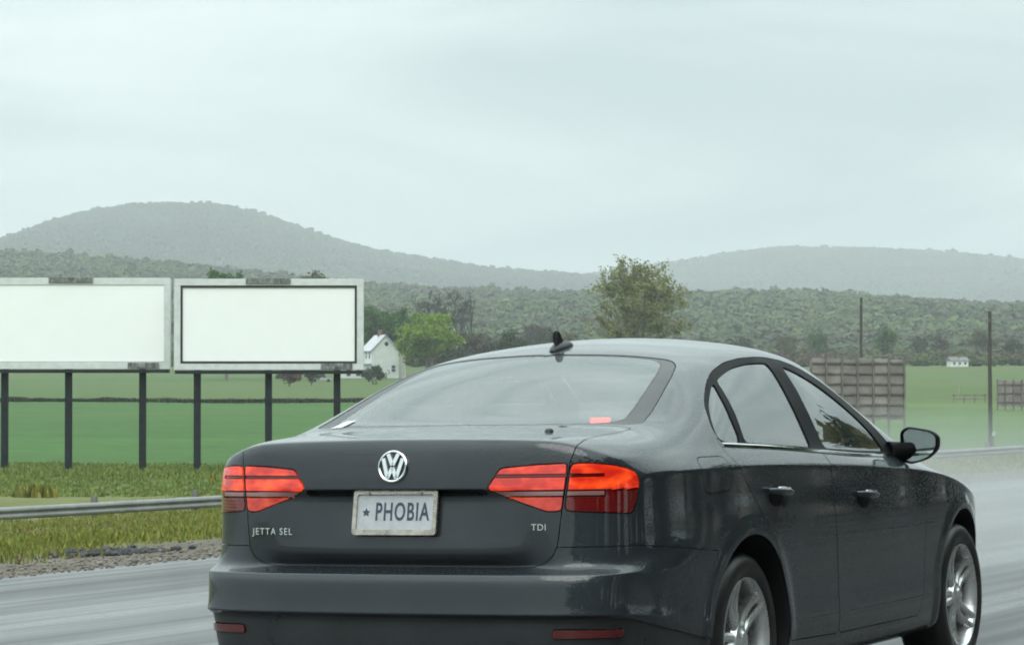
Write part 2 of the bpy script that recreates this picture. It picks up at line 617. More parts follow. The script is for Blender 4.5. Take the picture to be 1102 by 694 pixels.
def crown_variants():
    """leafy crowns of unit radius: sprays of leaf-sized faces through a lumpy volume"""
    m = bpy.data.materials.new('far_foliage')
    m.use_nodes = True
    n, l = m.node_tree.nodes, m.node_tree.links
    b = n['Principled BSDF']
    at = n.new('ShaderNodeAttribute'); at.attribute_name = 'tint'; at.attribute_type = 'INSTANCER'
    a2 = n.new('ShaderNodeAttribute'); a2.attribute_name = 'tint'
    mx = n.new('ShaderNodeMix'); mx.data_type = 'RGBA'; mx.blend_type = 'MULTIPLY'; mx.inputs['Factor'].default_value = 1
    l.new(at.outputs['Color'], mx.inputs[6]); l.new(a2.outputs['Color'], mx.inputs[7])
    l.new(mx.outputs[2], b.inputs['Base Color'])
    b.inputs['Roughness'].default_value = .9; b.inputs['Specular IOR Level'].default_value = .15
    col = bpy.data.collections.new('crown_variants')
    for k in range(6):
        rng = np.random.default_rng(300 + k)
        lob = rng.normal(0, 1, (7, 3)); lob /= np.linalg.norm(lob, axis=1, keepdims=True)
        lob *= rng.uniform(.35, .6, (7, 1)); lob[:, 2] = lob[:, 2] * .9 + .1
        N = 230
        P = lob[rng.integers(0, 7, N)]
        d = rng.normal(0, 1, (N, 3)); d /= np.linalg.norm(d, axis=1, keepdims=True)
        P = P + d * rng.uniform(.3, .5, (N, 1))
        u = np.cross(d, rng.normal(0, 1, (N, 3))); u /= np.linalg.norm(u, axis=1, keepdims=True)
        v = np.cross(d, u) + d * rng.normal(0, .4, (N, 1))
        sz = rng.uniform(.15, .29, (N, 1))
        V = np.stack([P - u * sz, P + v * sz, P + u * sz, P - v * sz], 1).reshape(-1, 3)
        me = np_mesh('crown', V, np.arange(N * 4).reshape(-1, 4), m, rng.uniform(.84, 1.16, (N, 1)) * np.ones((1, 3)))
        o = bpy.data.objects.new('crown', me)
        col.objects.link(o)
    return col


CROWNS = crown_variants()


def instancer(name):
    ng = bpy.data.node_groups.new(name, 'GeometryNodeTree')
    ng.interface.new_socket('Geometry', in_out='INPUT', socket_type='NodeSocketGeometry')
    ng.interface.new_socket('Geometry', in_out='OUTPUT', socket_type='NodeSocketGeometry')
    n, l = ng.nodes, ng.links
    gi, go = n.new('NodeGroupInput'), n.new('NodeGroupOutput')
    ci = n.new('GeometryNodeCollectionInfo')
    ci.inputs['Collection'].default_value = CROWNS
    ci.inputs['Separate Children'].default_value = True
    ci.inputs['Reset Children'].default_value = True
    ip = n.new('GeometryNodeInstanceOnPoints')
    ip.inputs['Pick Instance'].default_value = True
    def attr(nm, ty):
        a = n.new('GeometryNodeInputNamedAttribute'); a.data_type = ty; a.inputs['Name'].default_value = nm
        return a.outputs['Attribute']
    l.new(gi.outputs[0], ip.inputs['Points'])
    l.new(ci.outputs[0], ip.inputs['Instance'])
    l.new(attr('pick', 'INT'), ip.inputs['Instance Index'])
    l.new(attr('turn', 'FLOAT_VECTOR'), ip.inputs['Rotation'])
    l.new(attr('size', 'FLOAT_VECTOR'), ip.inputs['Scale'])
    l.new(ip.outputs[0], go.inputs[0])
    return ng


SCATTER = instancer('scatter_crowns')


def woods(name, V, count, size, palette, label, seed, wmin=-1.0, wmax=.25):
    """a wood too far off to count: leafy crowns over the hill's surface"""
    rng = np.random.default_rng(seed)
    n, m = V.shape[:2]
    j0, j1 = int((wmin + 1) / 2 * (m - 1)), int((wmax + 1) / 2 * (m - 1))
    a = rng.uniform(0, n - 1.001, count); b = rng.uniform(j0, j1 - .001, count)
    i, j = a.astype(int), b.astype(int)
    fa, fb = (a - i)[:, None], (b - j)[:, None]
    P = V[i, j] * (1 - fa) * (1 - fb) + V[i + 1, j] * fa * (1 - fb) + V[i, j + 1] * (1 - fa) * fb + V[i + 1, j + 1] * fa * fb
    s = size * rng.lognormal(0, .16, count)
    P[:, 2] += s * .55
    big = np.array([noise.noise((p[0] * .006, p[1] * .006, seed)) + .6 * noise.noise((p[0] * .02, p[1] * .02, seed + 3)) for p in P])
    pal = np.array(palette)
    k = np.clip(((rng.normal(.5, .09, count) + big * .75) * len(pal)).astype(int), 0, len(pal) - 1)
    C = pal[k] * rng.uniform(.88, 1.12, (count, 1))
    me = bpy.data.meshes.new(name)
    me.vertices.add(count)
    me.vertices.foreach_set('co', P.astype(np.float32).ravel())
    def put(nm, ty, field, arr):
        at = me.attributes.new(nm, ty, 'POINT'); at.data.foreach_set(field, arr)
    put('pick', 'INT', 'value', rng.integers(0, 6, count).astype(np.int32))
    put('turn', 'FLOAT_VECTOR', 'vector', np.stack([np.zeros(count), np.zeros(count), rng.uniform(0, 6.28, count)], 1).astype(np.float32).ravel())
    put('size', 'FLOAT_VECTOR', 'vector', np.stack([s, s, s * rng.uniform(.75, 1.15, count)], 1).astype(np.float32).ravel())
    put('tint', 'FLOAT_COLOR', 'color', np.concatenate([C, np.ones((count, 1))], 1).astype(np.float32).ravel())
    o = link(name, me)
    md = o.modifiers.new('scatter', 'NODES'); md.node_group = SCATTER
    tag(o, label, 'woods', kind='stuff')


PAL_FAR = [(.068, .070, .046), (.062, .076, .040), (.064, .086, .040), (.072, .100, .042)]
PAL_MID = [(.070, .070, .044), (.066, .084, .038), (.068, .098, .036), (.078, .112, .039), (.090, .110, .046)]
hA = hill('mountain', [(-700, 330), (-300, 312), (-140, 292), (-60, 280), (0, 265), (60, 239), (110, 225), (170, 218), (215, 218), (260, 224), (310, 239), (360, 256), (420, 271), (480, 280), (530, 288), (590, 292), (640, 296), (700, 304), (800, 316), (1000, 330), (1700, 345)],
           5000, 2100, 1200, 'rounded wooded mountain fading in the haze on the left', 1, 7)
hB = hill('long_hill', [(200, 345), (400, 325), (540, 308), (640, 295), (735, 281), (800, 271), (850, 266), (900, 266), (960, 268), (1020, 271), (1070, 276), (1102, 280), (1250, 296), (1500, 315), (1800, 330)],
           6200, 2000, 1200, 'long low wooded hill fading in the haze on the right', 2, 7)
hC = hill('wooded_ridge', [(-500, 262), (-200, 268), (0, 272), (60, 276), (130, 281), (200, 287), (250, 292), (330, 301), (400, 308), (500, 314), (640, 318), (735, 318), (840, 316), (930, 321), (1000, 326), (1100, 331), (1300, 336), (1700, 345)],
           2300, 1150, 500, 'nearer low ridge covered in spring woods', 3, 6)
woods('mountain_woods', hA, 75000, 5.6, PAL_FAR, 'hazy woods covering the rounded mountain', 11, -.85, .12)
woods('long_hill_woods', hB, 52000, 7.0, PAL_FAR, 'hazy woods covering the long hill on the right', 12, -.75, .12)
woods('ridge_woods', hC, 46000, 5.0, PAL_MID, 'spring woods on the nearer ridge behind the fields', 13, -.98, .2)

def hedgerow():
    rng = np.random.default_rng(77)
    V = np.zeros((60, 8, 3))
    for i, u in enumerate(np.linspace(-150, 1300, 60)):
        for j, w in enumerate(np.linspace(800, 1010, 8)):
            p = hit_land(u, w + 25 * noise.noise((u * .01, 0, 3)))
            V[i, j] = p[:]
    woods('hedgerow', V, 2600, 1.7, [(.085, .07, .045), (.075, .085, .036), (.080, .115, .036), (.11, .13, .045)], 'low scrub where the far fields meet the ridge', 14, -1, 1)


hedgerow()

# ------------------------------------------------------------------ trees
def bark_mat(name, c): return mat(name, c, .9, noise_amt=.3, noise_scale=6, bump=.4, bump_scale=12)


def tree_meshes(seed, H, cr, cb, tr, limbs, subs, twigs, leaf_n, leaf, palette, lean=0.0, bare=False, spread=1.0, shape=1.0):
    """trunk and limbs mesh, leaves mesh. cr crown radius, cb height where the crown begins"""
    rnd = random.Random(seed)
    rng = np.random.default_rng(seed)
    b = MB()
    top = Vector((lean * H, 0, H * .80))
    def trunk_at(t):
        return Vector((lean * H * t * t + .15 * math.sin(3 * t + seed), .12 * math.sin(4 * t + seed * 2), H * .80 * t))
    b.tube([trunk_at(i / 8) - Vector((0, 0, .3 if i == 0 else 0)) for i in range(9)], [tr * (1 - .78 * i / 8) * (1.35 if i == 0 else 1) for i in range(9)], 7)
    tips = []
    cz = (cb + H) / 2
    for k in range(limbs):
        t = (cb / (H * .8)) * .75 + (1 - (cb / (H * .8)) * .75) * (k + rnd.random()) / limbs
        t = min(t, .98)
        s = trunk_at(t)
        az = k * 2.4 + rnd.uniform(-.4, .4)
        # aim at the crown's surface
        el = rnd.uniform(-.25, 1.1) if t < .6 else rnd.uniform(.2, 1.35)
        goal = Vector((lean * H * .6 + cr * spread * math.cos(az) * math.cos(el), cr * spread * math.sin(az) * math.cos(el), cz + (H - cz) * math.sin(el) * shape)) * 1.0
        goal = s + (goal - s) * rnd.uniform(.72, 1.0)
        mid = s.lerp(goal, .5) + Vector((rnd.uniform(-.1, .1), rnd.uniform(-.1, .1), -.03 + rnd.uniform(0, .1))) * (goal - s).length
        r0 = tr * (1 - .78 * t) * .62
        pts = [s, s.lerp(mid, .5) + Vector((0, 0, .02 * H)), mid, mid.lerp(goal, .55), goal]
        b.tube(pts, [r0, r0 * .8, r0 * .58, r0 * .36, r0 * .14], 5)
        for q in range(subs):
            f = rnd.uniform(.25, 1)
            i = min(3, int(f * 4)); a = pts[i].lerp(pts[i + 1], f * 4 - i)
            L = cr * rnd.uniform(.25, .55) * (1.15 - .4 * f)
            d = Vector((rnd.gauss(0, 1), rnd.gauss(0, 1), rnd.gauss(.35, .7))).normalized()
            d = (d + (goal - s).normalized() * .5).normalized()
            e = a + d * L
            rr = r0 * (1 - .75 * f) * .5
            mm = a.lerp(e, .5) + Vector((0, 0, .06 * L))
            b.tube([a, mm, e], [rr, rr * .7, rr * .25], 4)
            for w in range(twigs):
                g = rnd.uniform(.3, 1)
                c = a.lerp(mm, g * 2) if g < .5 else mm.lerp(e, g * 2 - 1)
                dd = (d * .6 + Vector((rnd.gauss(0, 1), rnd.gauss(0, 1), rnd.gauss(.3, .8)))).normalized()
                tl = L * rnd.uniform(.25, .6)
                t2 = c + dd * tl
                b.tube([c, t2], [max(rr * .45, (.034 if bare else .012) * H / 15), (.018 if bare else .006) * H / 15], 3)
                tips.append((c, t2))
    wood = b.mesh('tree_wood', None, smooth=True)
    if bare or not tips or leaf_n == 0: return wood, None
    n = leaf_n
    A = np.array([t[0][:] for t in tips]); Bp = np.array([t[1][:] for t in tips])
    pick = rng.integers(0, len(tips), n)
    t = rng.uniform(.1, 1.15, (n, 1))
    P = A[pick] + (Bp[pick] - A[pick]) * t + rng.normal(0, leaf * .9, (n, 3))
    u = rng.normal(0, 1, (n, 3)); u /= np.linalg.norm(u, axis=1, keepdims=True)
    v = np.cross(u, rng.normal(0, 1, (n, 3))); v /= np.linalg.norm(v, axis=1, keepdims=True)
    sz = leaf * rng.uniform(.55, 1.25, (n, 1))
    V = np.stack([P - u * sz, P + v * sz * .55, P + u * sz, P - v * sz * .55 + np.cross(u, v) * sz * .25], 1).reshape(-1, 3)
    F = np.arange(n * 4).reshape(-1, 4)
    pal = np.array(palette)
    clump = rng.integers(0, len(pal), len(tips))
    mixc = np.where(rng.uniform(size=n) < .6, clump[pick], rng.integers(0, len(pal), n))
    C = pal[mixc] * rng.uniform(.75, 1.25, (n, 1))
    return wood, np_mesh('tree_leaves', V, F, tint_mat('leaves', .6, .8, .2, spec=.3, trans=.3), C)


def place_tree(name, meshes, bark, loc, rz, sc, label, cat, group=None):
    t = empty(name, loc, rz)
    t.scale = (sc, sc, sc)
    tag(t, label, cat, group)
    w, lv = meshes
    o = link('trunk', w, bark, t)
    if lv is not None: link('crown', lv, None, t)
    return t


BARK = bark_mat('grey_bark', (.13, .12, .105)); BARK_D = bark_mat('dark_bark', (.035, .032, .03)); BARK_P = bark_mat('pale_bark', (.30, .29, .26))
OLIVE = [(.100, .105, .034), (.125, .120, .045), (.080, .092, .030), (.140, .140, .060)]
GREEN = [(.045, .115, .014), (.060, .140, .016), (.034, .090, .012)]
BRIGHT = [(.165, .265, .010), (.205, .300, .014), (.130, .225, .010)]
RUST = [(.085, .055, .038), (.070, .060, .040), (.060, .050, .034)]
DARKG = [(.030, .055, .020), (.040, .065, .022), (.052, .060, .026)]

p = hit_land(685, 420)
place_tree('broadleaf_tree', tree_meshes(5, 18.0, 7.3, 2.5, .48, 26, 9, 6, 11500, .24, [(.180, .195, .062), (.205, .215, .075), (.155, .175, .054), (.22, .22, .09)], lean=-.01, spread=1.0), BARK_P, p, 0.6, 1.0,
           'tall olive-green spring tree with pale limbs rising behind the sedan roof', 'tree')
p = hit_land(415, 690)
place_tree('broadleaf_tree', tree_meshes(6, 15.4, 6.6, 2, .35, 16, 8, 5, 12000, .40, GREEN), BARK, p, 0, 1.0,
           'dark green round tree just behind the white farmhouse roof', 'tree')
p = hit_land(461, 640)
place_tree('broadleaf_tree', tree_meshes(7, 12.8, 6.6, 1.2, .3, 18, 8, 5, 13000, .40, BRIGHT, shape=.95), BARK, p, 1, 1.0,
           'bright yellow-green bushy tree to the right of the white farmhouse', 'tree')
for k, (u, hh, cr, sd) in enumerate(((460, 20.5, 4.4, 21), (480, 21, 4.6, 22), (497, 19.5, 4.0, 23))):
    p = hit_land(u, 720)
    place_tree('bare_tree', tree_meshes(sd, hh, cr, 6.5, .36, 12, 9, 8, 0, 0, None, bare=True), BARK_D, p, sd, 1.0,
               ['leafless dark tree rising behind the bright green bushy tree, leftmost of three', 'leafless dark tree, middle of the three behind the bushy tree',
                'leafless dark tree, rightmost of the three beside the bare spire trunk'][k], 'tree', 'bare trees behind the farmhouse')
p = hit_land(507, 700)
place_tree('bare_tree', tree_meshes(24, 22.5, 1.6, 7, .30, 10, 4, 4, 0, 0, None, bare=True), BARK_D, p, 0, 1.0,
           'thin dead spire-like trunk with short branches right of the bare trees', 'tree', 'bare trees behind the farmhouse')
for k, (u, w, hh, cr, sd, pal, lab) in enumerate((
        (505, 660, 10.8, 4.2, 31, RUST, 'rusty brown bush at the foot of the dead spire trunk'),
        (528, 640, 8.6, 4.6, 32, RUST, 'low brown-grey bush between the dead trunk and the dark olive bush'),
        (549, 600, 9.6, 4.2, 33, DARKG, 'dark olive rounded bush left of the antenna, above the rear window'),
        (488, 610, 6.0, 3.8, 34, DARKG, 'low dark bush under the bright yellow-green tree'))):
    p = hit_land(u, w)
    place_tree('bush', tree_meshes(sd, hh, cr, .6, .18, 16, 8, 5, 5200 if pal is DARKG else 3000, .26, pal), BARK_D, p, 0, 1.0, lab, 'bush')
p = hit_land(402, 560)
place_tree('bush', tree_meshes(41, 2.9, 2.5, .2, .10, 12, 8, 4, 3500, .16, DARKG), BARK_D, p, 0, 1.0, 'small dark round shrub in front of the white farmhouse', 'bush')
p = hit_land(312, 520)
place_tree('bush', tree_meshes(42, 2.9, 2.3, .2, .10, 12, 8, 4, 2600, .16, [(.11, .055, .045), (.085, .05, .035)]), BARK_D, p, 0, 1.0, 'reddish shrub seen below the framed billboard', 'bush')
p = hit_land(335, 540)
place_tree('bush', tree_meshes(43, 3.2, 2.4, .2, .10, 12, 8, 4, 2800, .16, DARKG), BARK_D, p, 0, 1.0, 'dark green shrub seen below the framed billboard beside a parked car', 'bush')
for u, sd, pal, hh, lab in ((244, 51, GREEN, 23.4, 'dark green treetop peeping over the top left of the framed billboard'), (341, 52, OLIVE, 22.2, 'yellowish treetop peeping over the top right of the framed billboard')):
    p = hit_land(u, 620)
    place_tree('broadleaf_tree', tree_meshes(sd, hh, 5.2, 2, .3, 20, 8, 5, 11000, .36, pal), BARK, p, 0, 1.0, lab, 'tree')
# scattered field trees towards the foot of the ridge
scat = []
rnd = random.Random(8)
small = [tree_meshes(60 + k, 9.5, 4.0, 1.2, .22, 12, 7, 4, 2400, .42, pl) for k, pl in enumerate((OLIVE, DARKG, GREEN, RUST))]
where = ((590, 860, 1, 'olive tree on the far field edge left of the tall olive tree'), (612, 840, 0, 'dark tree just left of the tall olive tree on the far field edge'),
         (760, 850, 2, 'green tree on the far field edge right of the tall olive tree'), (800, 900, 1, 'dark tree above the sedan roof on the far field edge'),
         (845, 870, 0, 'olive tree above the rear door on the far field edge'), (880, 890, 2, 'rounded green tree left of the utility pole, on the far field edge'),
         (955, 880, 2, 'green tree above the right end of the slatted billboard back'), (990, 900, 1, 'dark tree midway between the two utility poles'),
         (1012, 930, 3, 'brown tree left of the tiny white house'), (1056, 930, 0, 'olive tree right of the tiny white house'),
         (1090, 880, 1, 'dark tree right of the nearer utility pole, on the far field edge'), (575, 880, 3, 'brown tree right of the antenna on the far field edge'))
for u, w, v, lab in where:
    p = hit_land(u, w)
    place_tree('field_tree', small[v], BARK_D, p, rnd.uniform(0, 6), rnd.uniform(.6, 1.0), lab, 'tree', 'trees on the far field edge')

# trees on the near side of the road, which the sedan's flank and windows reflect
side_trees = [tree_meshes(80 + k, 12, 4.4, .3, .3, 22, 8, 4, 6500, .52, pl) for k, pl in enumerate((GREEN, DARKG, OLIVE))]
rnd = random.Random(12)
spots = [(-36 + k * 4.6 + rnd.uniform(-1.2, 1.2), -13.2 + rnd.uniform(-1.0, .6), rnd.uniform(.7, 1.15), 0) for k in range(22)]
spots += [(x, -13.2 + rnd.uniform(-.6, .6), sc, 1) for x, sc in ((66, 1.35), (73, 1.6), (80, 1.5), (88, 1.85), (97, 1.8), (106, 2.05), (116, 2.05), (127, 2.25))]
spots += [(-14 + 3.1 * k + rnd.uniform(-.5, .5), -11.6 + rnd.uniform(-.5, .4), rnd.uniform(.30, .42), 2) for k in range(24)]  # low bushes added out of view to close gaps in the mirrored tree row
for k, (x, y, sc, far_row) in enumerate(spots):
    place_tree(['roadside_tree', 'roadside_tree', 'filler_bush'][far_row], side_trees[k % 3], BARK_D, (x, y, land_z(x, y) - .1), rnd.uniform(0, 6), sc,
               ['leafy tree of the near roadside row, mirrored in the dark right flank of the sedan', 'tall leafy tree further along the roadside, mirrored low in the side windows of the sedan',
                'low unseen bush added at the road edge to fill gaps mirrored in the right flank of the sedan'][far_row],
               ['tree', 'tree', 'bush'][far_row], ['near roadside trees mirrored in the sedan', 'tall roadside trees mirrored in the sedan', 'unseen bushes added to fill the mirrored tree row'][far_row])
M_DISC = mat('brake_steel', (.16, .16, .15), .4, .8, rough_var=.1, noise_scale=20)
M_RUBBER = mat('tyre_rubber', (.016, .016, .016), .42, bump=.3, bump_scale=90, bump_dist=.004, rough_var=.12, noise_scale=9)
# ------------------------------------------------------------------ billboards
M_WHITE = mat('blank_vinyl', (.90, .90, .89), .5, noise_amt=.012, noise_scale=1.2)
M_ALU = mat('painted_frame', (.60, .62, .61), .45, noise_amt=.10, noise_scale=2.5)
M_STEEL = mat('dark_steel_post', (.012, .017, .022), .5, .3, noise_amt=.35, noise_scale=3)
M_INKB = mat('black_line', (.012, .012, .013), .5, noise_amt=.2)
M_PLATE = mat('name_plate', (.04, .042, .042), .5, color2=(.30, .31, .30), noise_scale=9, noise_stretch=(1, 1, .5))
M_WTIMB = mat('weathered_timber', (.16, .14, .125), .9, noise_amt=.35, noise_scale=1.6, noise_stretch=(1, 1, 1), bump=.3, bump_scale=8)
RIGHT = Vector((AX.y, -AX.x, 0))


def frame_at(u, w, turn=0.0):
    """empty on the ground whose local x runs to the viewer's right and y away from the viewer"""
    p = hit_land(u, w)
    return p, math.atan2(RIGHT.y, RIGHT.x) + turn


def billboard(u0, u1, v0, v1, w, posts, border, label, turn, plate_u):
    px = w / FPX
    uc = (u0 + u1) / 2
    p, rz = frame_at(uc, w, turn)
    root = empty('billboard', p, rz)
    tag(root, label, 'billboard')
    W = (u1 - u0) * px / math.cos(turn)
    z1 = cam_point(uc, v0, w).z - p.z; z0 = cam_point(uc, v1, w).z - p.z
    fb = .29                                            # frame width
    MB().box((-W / 2 + .1, .10, z0 + .1), (W / 2 - .1, .30, z1 - .1)).build('backing', M_WTIMB, root)
    side = fb if border else fb * .9
    MB().box((-W / 2 + side, .04, z0 + fb + .02), (W / 2 - side, .098, z1 - fb + .02)).build('face', M_WHITE, root)
    for nm, lo, hi in (('frame_top', (-W / 2, 0, z1 - fb), (W / 2, .36, z1)), ('frame_bottom', (-W / 2, 0, z0), (W / 2, .36, z0 + fb)),
                       ('frame_side', (-W / 2, .003, z0 + fb), (-W / 2 + side - .01, .357, z1 - fb)), ('frame_side', (W / 2 - side + .01, .003, z0 + fb), (W / 2, .357, z1 - fb))):
        MB().box(lo, hi, .02).build(nm, M_ALU, root)
    if border:
        t = .085
        x0, x1, a, b_ = -W / 2 + fb - .02, W / 2 - fb + .02, z0 + fb - .02, z1 - fb + .02
        for lo, hi in (((x0, -.015, a), (x1, .03, a + t)), ((x0, -.015, b_ - t), (x1, .03, b_)), ((x0, -.012, a + t), (x0 + t, .03, b_ - t)), ((x1 - t, -.012, a + t), (x1, .03, b_ - t))):
            MB().box(lo, hi).build('black_border', M_INKB, root)
    pu = (plate_u - uc) * px
    MB().box((pu - .92, -.06, z1 - .20), (pu + .92, -.01, z1 + .02), .01).build('name_plate', M_PLATE, root)
    MB().box((W / 2 - 1.75, -.06, z0 + .03), (W / 2 - .45, -.01, z0 + .27), .01).build('small_plate', M_PLATE, root)
    MB().box((-W / 2 + .05, -.05, z0 - .16), (W / 2 - .05, .45, z0 - .02), .01).build('lower_beam', M_STEEL, root)
    for u in posts:
        x = (u - uc) * px
        b = MB()
        g = -.5
        b.box((x - .135, .36, g), (x + .135, .40, z1 - .4)).box((x - .135, .60, g), (x + .135, .64, z1 - .4)).box((x - .015, .40, g), (x + .015, .60, z1 - .4))
        b.build('post', M_STEEL, root)
        MB().tube([(x, .62, z0 - .1), (x + .0, .62, z0 + .2)], .05, 6).build('bracket', M_STEEL, root)
    for k in range(3):
        z = z0 + (k + .5) * (z1 - z0) / 3
        MB().box((-W / 2 + .1, .30, z - .06), (W / 2 - .1, .355, z + .06)).build('stringer', M_WTIMB, root)
    return root


billboard(-30, 183, 299, 397, 125, (3, 72, 152), False, 'blank white billboard without black border, cut off by the left edge of the photo', .0, 76)
billboard(187, 391, 300, 398, 124, (211, 288, 362), True, 'blank white billboard with a thin black border, left of the farmhouse', .0, 288.5)


def board_back(u0, u1, v0, v1, w, nposts, nrows, label, ground_v=None):
    """rear side of a billboard: posts, stringers and weathered sheets"""
    px = w / FPX
    uc = (u0 + u1) / 2
    p, rz = frame_at(uc, w, .12)
    root = empty('billboard', p, rz)
    tag(root, label, 'billboard')
    W = (u1 - u0) * px
    z1 = cam_point(uc, v0, w).z - p.z; z0 = max(.3, cam_point(uc, v1, w).z - p.z)
    n = nposts - 1
    for k in range(n):
        MB().box((-W / 2 + W * k / n + .012, .30, z0), (-W / 2 + W * (k + 1) / n - .012, .36, z1 - .05 * ((k * 7) % 3))).build('panel', mat('panel_grey_%d' % (k % 3), [(.27, .24, .23), (.30, .27, .255), (.24, .22, .21)][k % 3], .9, noise_amt=.25, noise_scale=1.1), root)
    for k in range(nposts):
        x = -W / 2 + W * k / n
        hgt = z1 + (.12 if k % 2 else .3) * px * 20 * .2
        MB().box((x - .055, 0, -.4), (x + .055, .2, hgt)).build('post', M_WTIMB, root)
    for k in range(nrows):
        z = z0 + (z1 - z0) * (k + .5) / nrows
        MB().box((-W / 2 - .05, .20, z - .05), (W / 2 + .05, .298, z + .05)).build('stringer', M_WTIMB, root)
    return root


board_back(872, 975, 385, 452, 186, 7, 6, 'weathered back of a billboard with posts and stringers, beyond the front window')
board_back(1073, 1118, 409, 438, 290, 6, 3, 'small pale back of a far billboard, cut off by the right edge of the photo')

# ------------------------------------------------------------------ poles
def pole(u, w, vtop, r, label, arm):
    p, rz = frame_at(u, w)
    root = empty('utility_pole', p, rz)
    tag(root, label, 'pole', 'utility poles')
    h = cam_point(u, vtop, w).z - p.z
    b = MB()
    b.tube([(0, 0, -.5), (.01, 0, h * .3), (-.01, 0, h * .65), (0, 0, h)], [r * 1.15, r * 1.05, r * .92, r * .8], 9)
    b.build('shaft', mat('pole_timber', (.075, .07, .062), .9, noise_amt=.35, noise_scale=5, noise_stretch=(4, 4, .4)), root, smooth=True)
    MB().box((-.09, -.06 - r, h - .55), (.02, .02 - r, h - .35), .01).build('bracket', M_DISC, root)
    if arm:
        MB().box((r * .8, -.08, h * .13), (r * .8 + .16, .08, h * .13 + .22), .02).build('meter_box', mat('meter_grey', (.45, .46, .46), .5, noise_amt=.1), root)
        MB().tube([(r + .05, 0, -.1), (r + .05, 0, h * .13)], .02, 6).build('conduit', M_DISC, root)
    else:
        MB().cyl((r + .02, 0, h * .72), (r + .14, 0, h * .72), .05, .05).build('insulator', M_DISC, root)


pole(927, 200, 320, .11, 'thin utility pole standing behind the weathered billboard back', False)
pole(1065.5, 150, 335, .105, 'utility pole with a small meter box, right of the door mirror', True)
# slim pale post and a low rail in the right-hand field
p, rz = frame_at(1032, 420)
r = empty('field_post', p, rz)
tag(r, 'slim pale post in the field left of the nearer utility pole', 'post')
MB().box((-.04, -.04, -.3), (.04, .04, cam_point(1032, 386, 420).z - p.z), .01).build('post', mat('pale_post', (.26, .27, .25), .7, noise_amt=.2), r)
MB().box((-.12, -.12, cam_point(1032, 386, 420).z - p.z), (.12, .12, cam_point(1032, 384.5, 420).z - p.z + .1), .02).build('cap', mat('pale_post'), r)
p, rz = frame_at(1043, 330)
r = empty('low_fence', p, rz)
tag(r, 'low dark rail fence in the field left of the nearer utility pole', 'fence')
for z in (.35, .75): MB().box((-1.9, -.03, z), (1.9, .03, z + .10)).build('rail', M_WTIMB, r)
for x in (-1.7, -.57, .57, 1.7): MB().box((x - .06, -.12, -.3), (x + .06, -.031, .95)).build('post', M_WTIMB, r)

# ------------------------------------------------------------------ guardrail
def guardrail():
    A, B = hit_land(-140, 70.5), hit_land(1290, 133)
    d = (B - A); d.z = 0
    L = d.length; d.normalize()
    nrm = Vector((d.y, -d.x, 0))
    root = empty('guardrail', A)
    tag(root, 'long galvanised steel guardrail on posts along the far side of the verge', 'guardrail')
    msteel = mat('galvanised', (.24, .25, .245), .8, .05, noise_amt=.18, noise_scale=2.2, rough_var=.15)
    prof = [(.0, .155), (.035, .145), (.08, .105), (.08, .065), (.03, .025), (.0, .0), (.03, -.025), (.08, -.065), (.08, -.105), (.035, -.145), (.0, -.155)]
    n = int(L // 3.8)
    for k in range(n):
        b = MB()
        rows = []
        for j in range(3):
            t = (k + j / 2 * 1.01) * 3.8
            q = A + d * t
            z = land_z(q.x, q.y, False) + spl([0, L], [.25, .20], t)
            rows.append([b.bm.verts.new(q + nrm * (o + .004 * (k % 2)) + Vector((0, 0, z + h - q.z)) - A) for o, h in prof])
        for P_, Q_ in zip(rows, rows[1:]):
            for i in range(len(prof) - 1): b.bm.faces.new((P_[i], P_[i + 1], Q_[i + 1], Q_[i]))
        b.build('beam', msteel, root, smooth=True, angle=50)
        q = A + d * (k * 3.8)
        z = land_z(q.x, q.y, False)
        o = q - A
        b = MB().box((-.05, -.09, -.3), (.05, .06, .56))
        ob = b.build('post', mat('rail_post', (.16, .15, .13), .8, noise_amt=.3, noise_scale=4), root)
        ob.location = (o.x - nrm.x * .10, o.y - nrm.y * .10, z - A.z)
        ob.rotation_euler = (0, 0, math.atan2(d.y, d.x))


guardrail()

# ------------------------------------------------------------------ farmhouse, far house, parked car
M_SIDING = mat('white_siding', (.62, .64, .62), .7, noise_amt=.08, noise_scale=.6)
M_ROOFM = mat('pale_metal_roof', (.50, .51, .53), .45, .3, noise_amt=.12, noise_scale=.7)
M_BRICK = mat('chimney_brick', (.17, .10, .08), .9, noise_amt=.3, noise_scale=5)
M_PANE = mat('dark_pane', (.03, .04, .045), .1, noise_amt=.2)
p, rz = frame_at(414.5, 650, math.radians(17))
house = empty('farmhouse', p, rz)
tag(house, 'white two-storey farmhouse with gable end, pale roof and brick chimney right of the billboards', 'house')
gw, hl, he, hr = 6.0, 9.0, 6.1, 9.2                      # gable width, length, eaves, ridge
b = MB()
b.prism([(-gw / 2, 0, -.6), (gw / 2, 0, -.6), (gw / 2, 0, he), (0, 0, hr), (-gw / 2, 0, he)], (0, hl, 0))
b.build('wall', M_SIDING, house)
for s in (-1, 1):
    b = MB()
    o = .35
    q = [(s * (gw / 2 + o), -.4, he - o * (hr - he) / (gw / 2) + .02), (0, -.4, hr + .02), (0, -.4, hr + .2), (s * (gw / 2 + o), -.4, he - o * (hr - he) / (gw / 2) + .2)]
    b.prism(q, (0, hl + .8, 0))
    rf = b.build('roof', M_ROOFM, house)
MB().box((-.5, hl * .45, hr - .6), (.35, hl * .45 + .7, hr + 1.3), .02).build('chimney', M_BRICK, house)


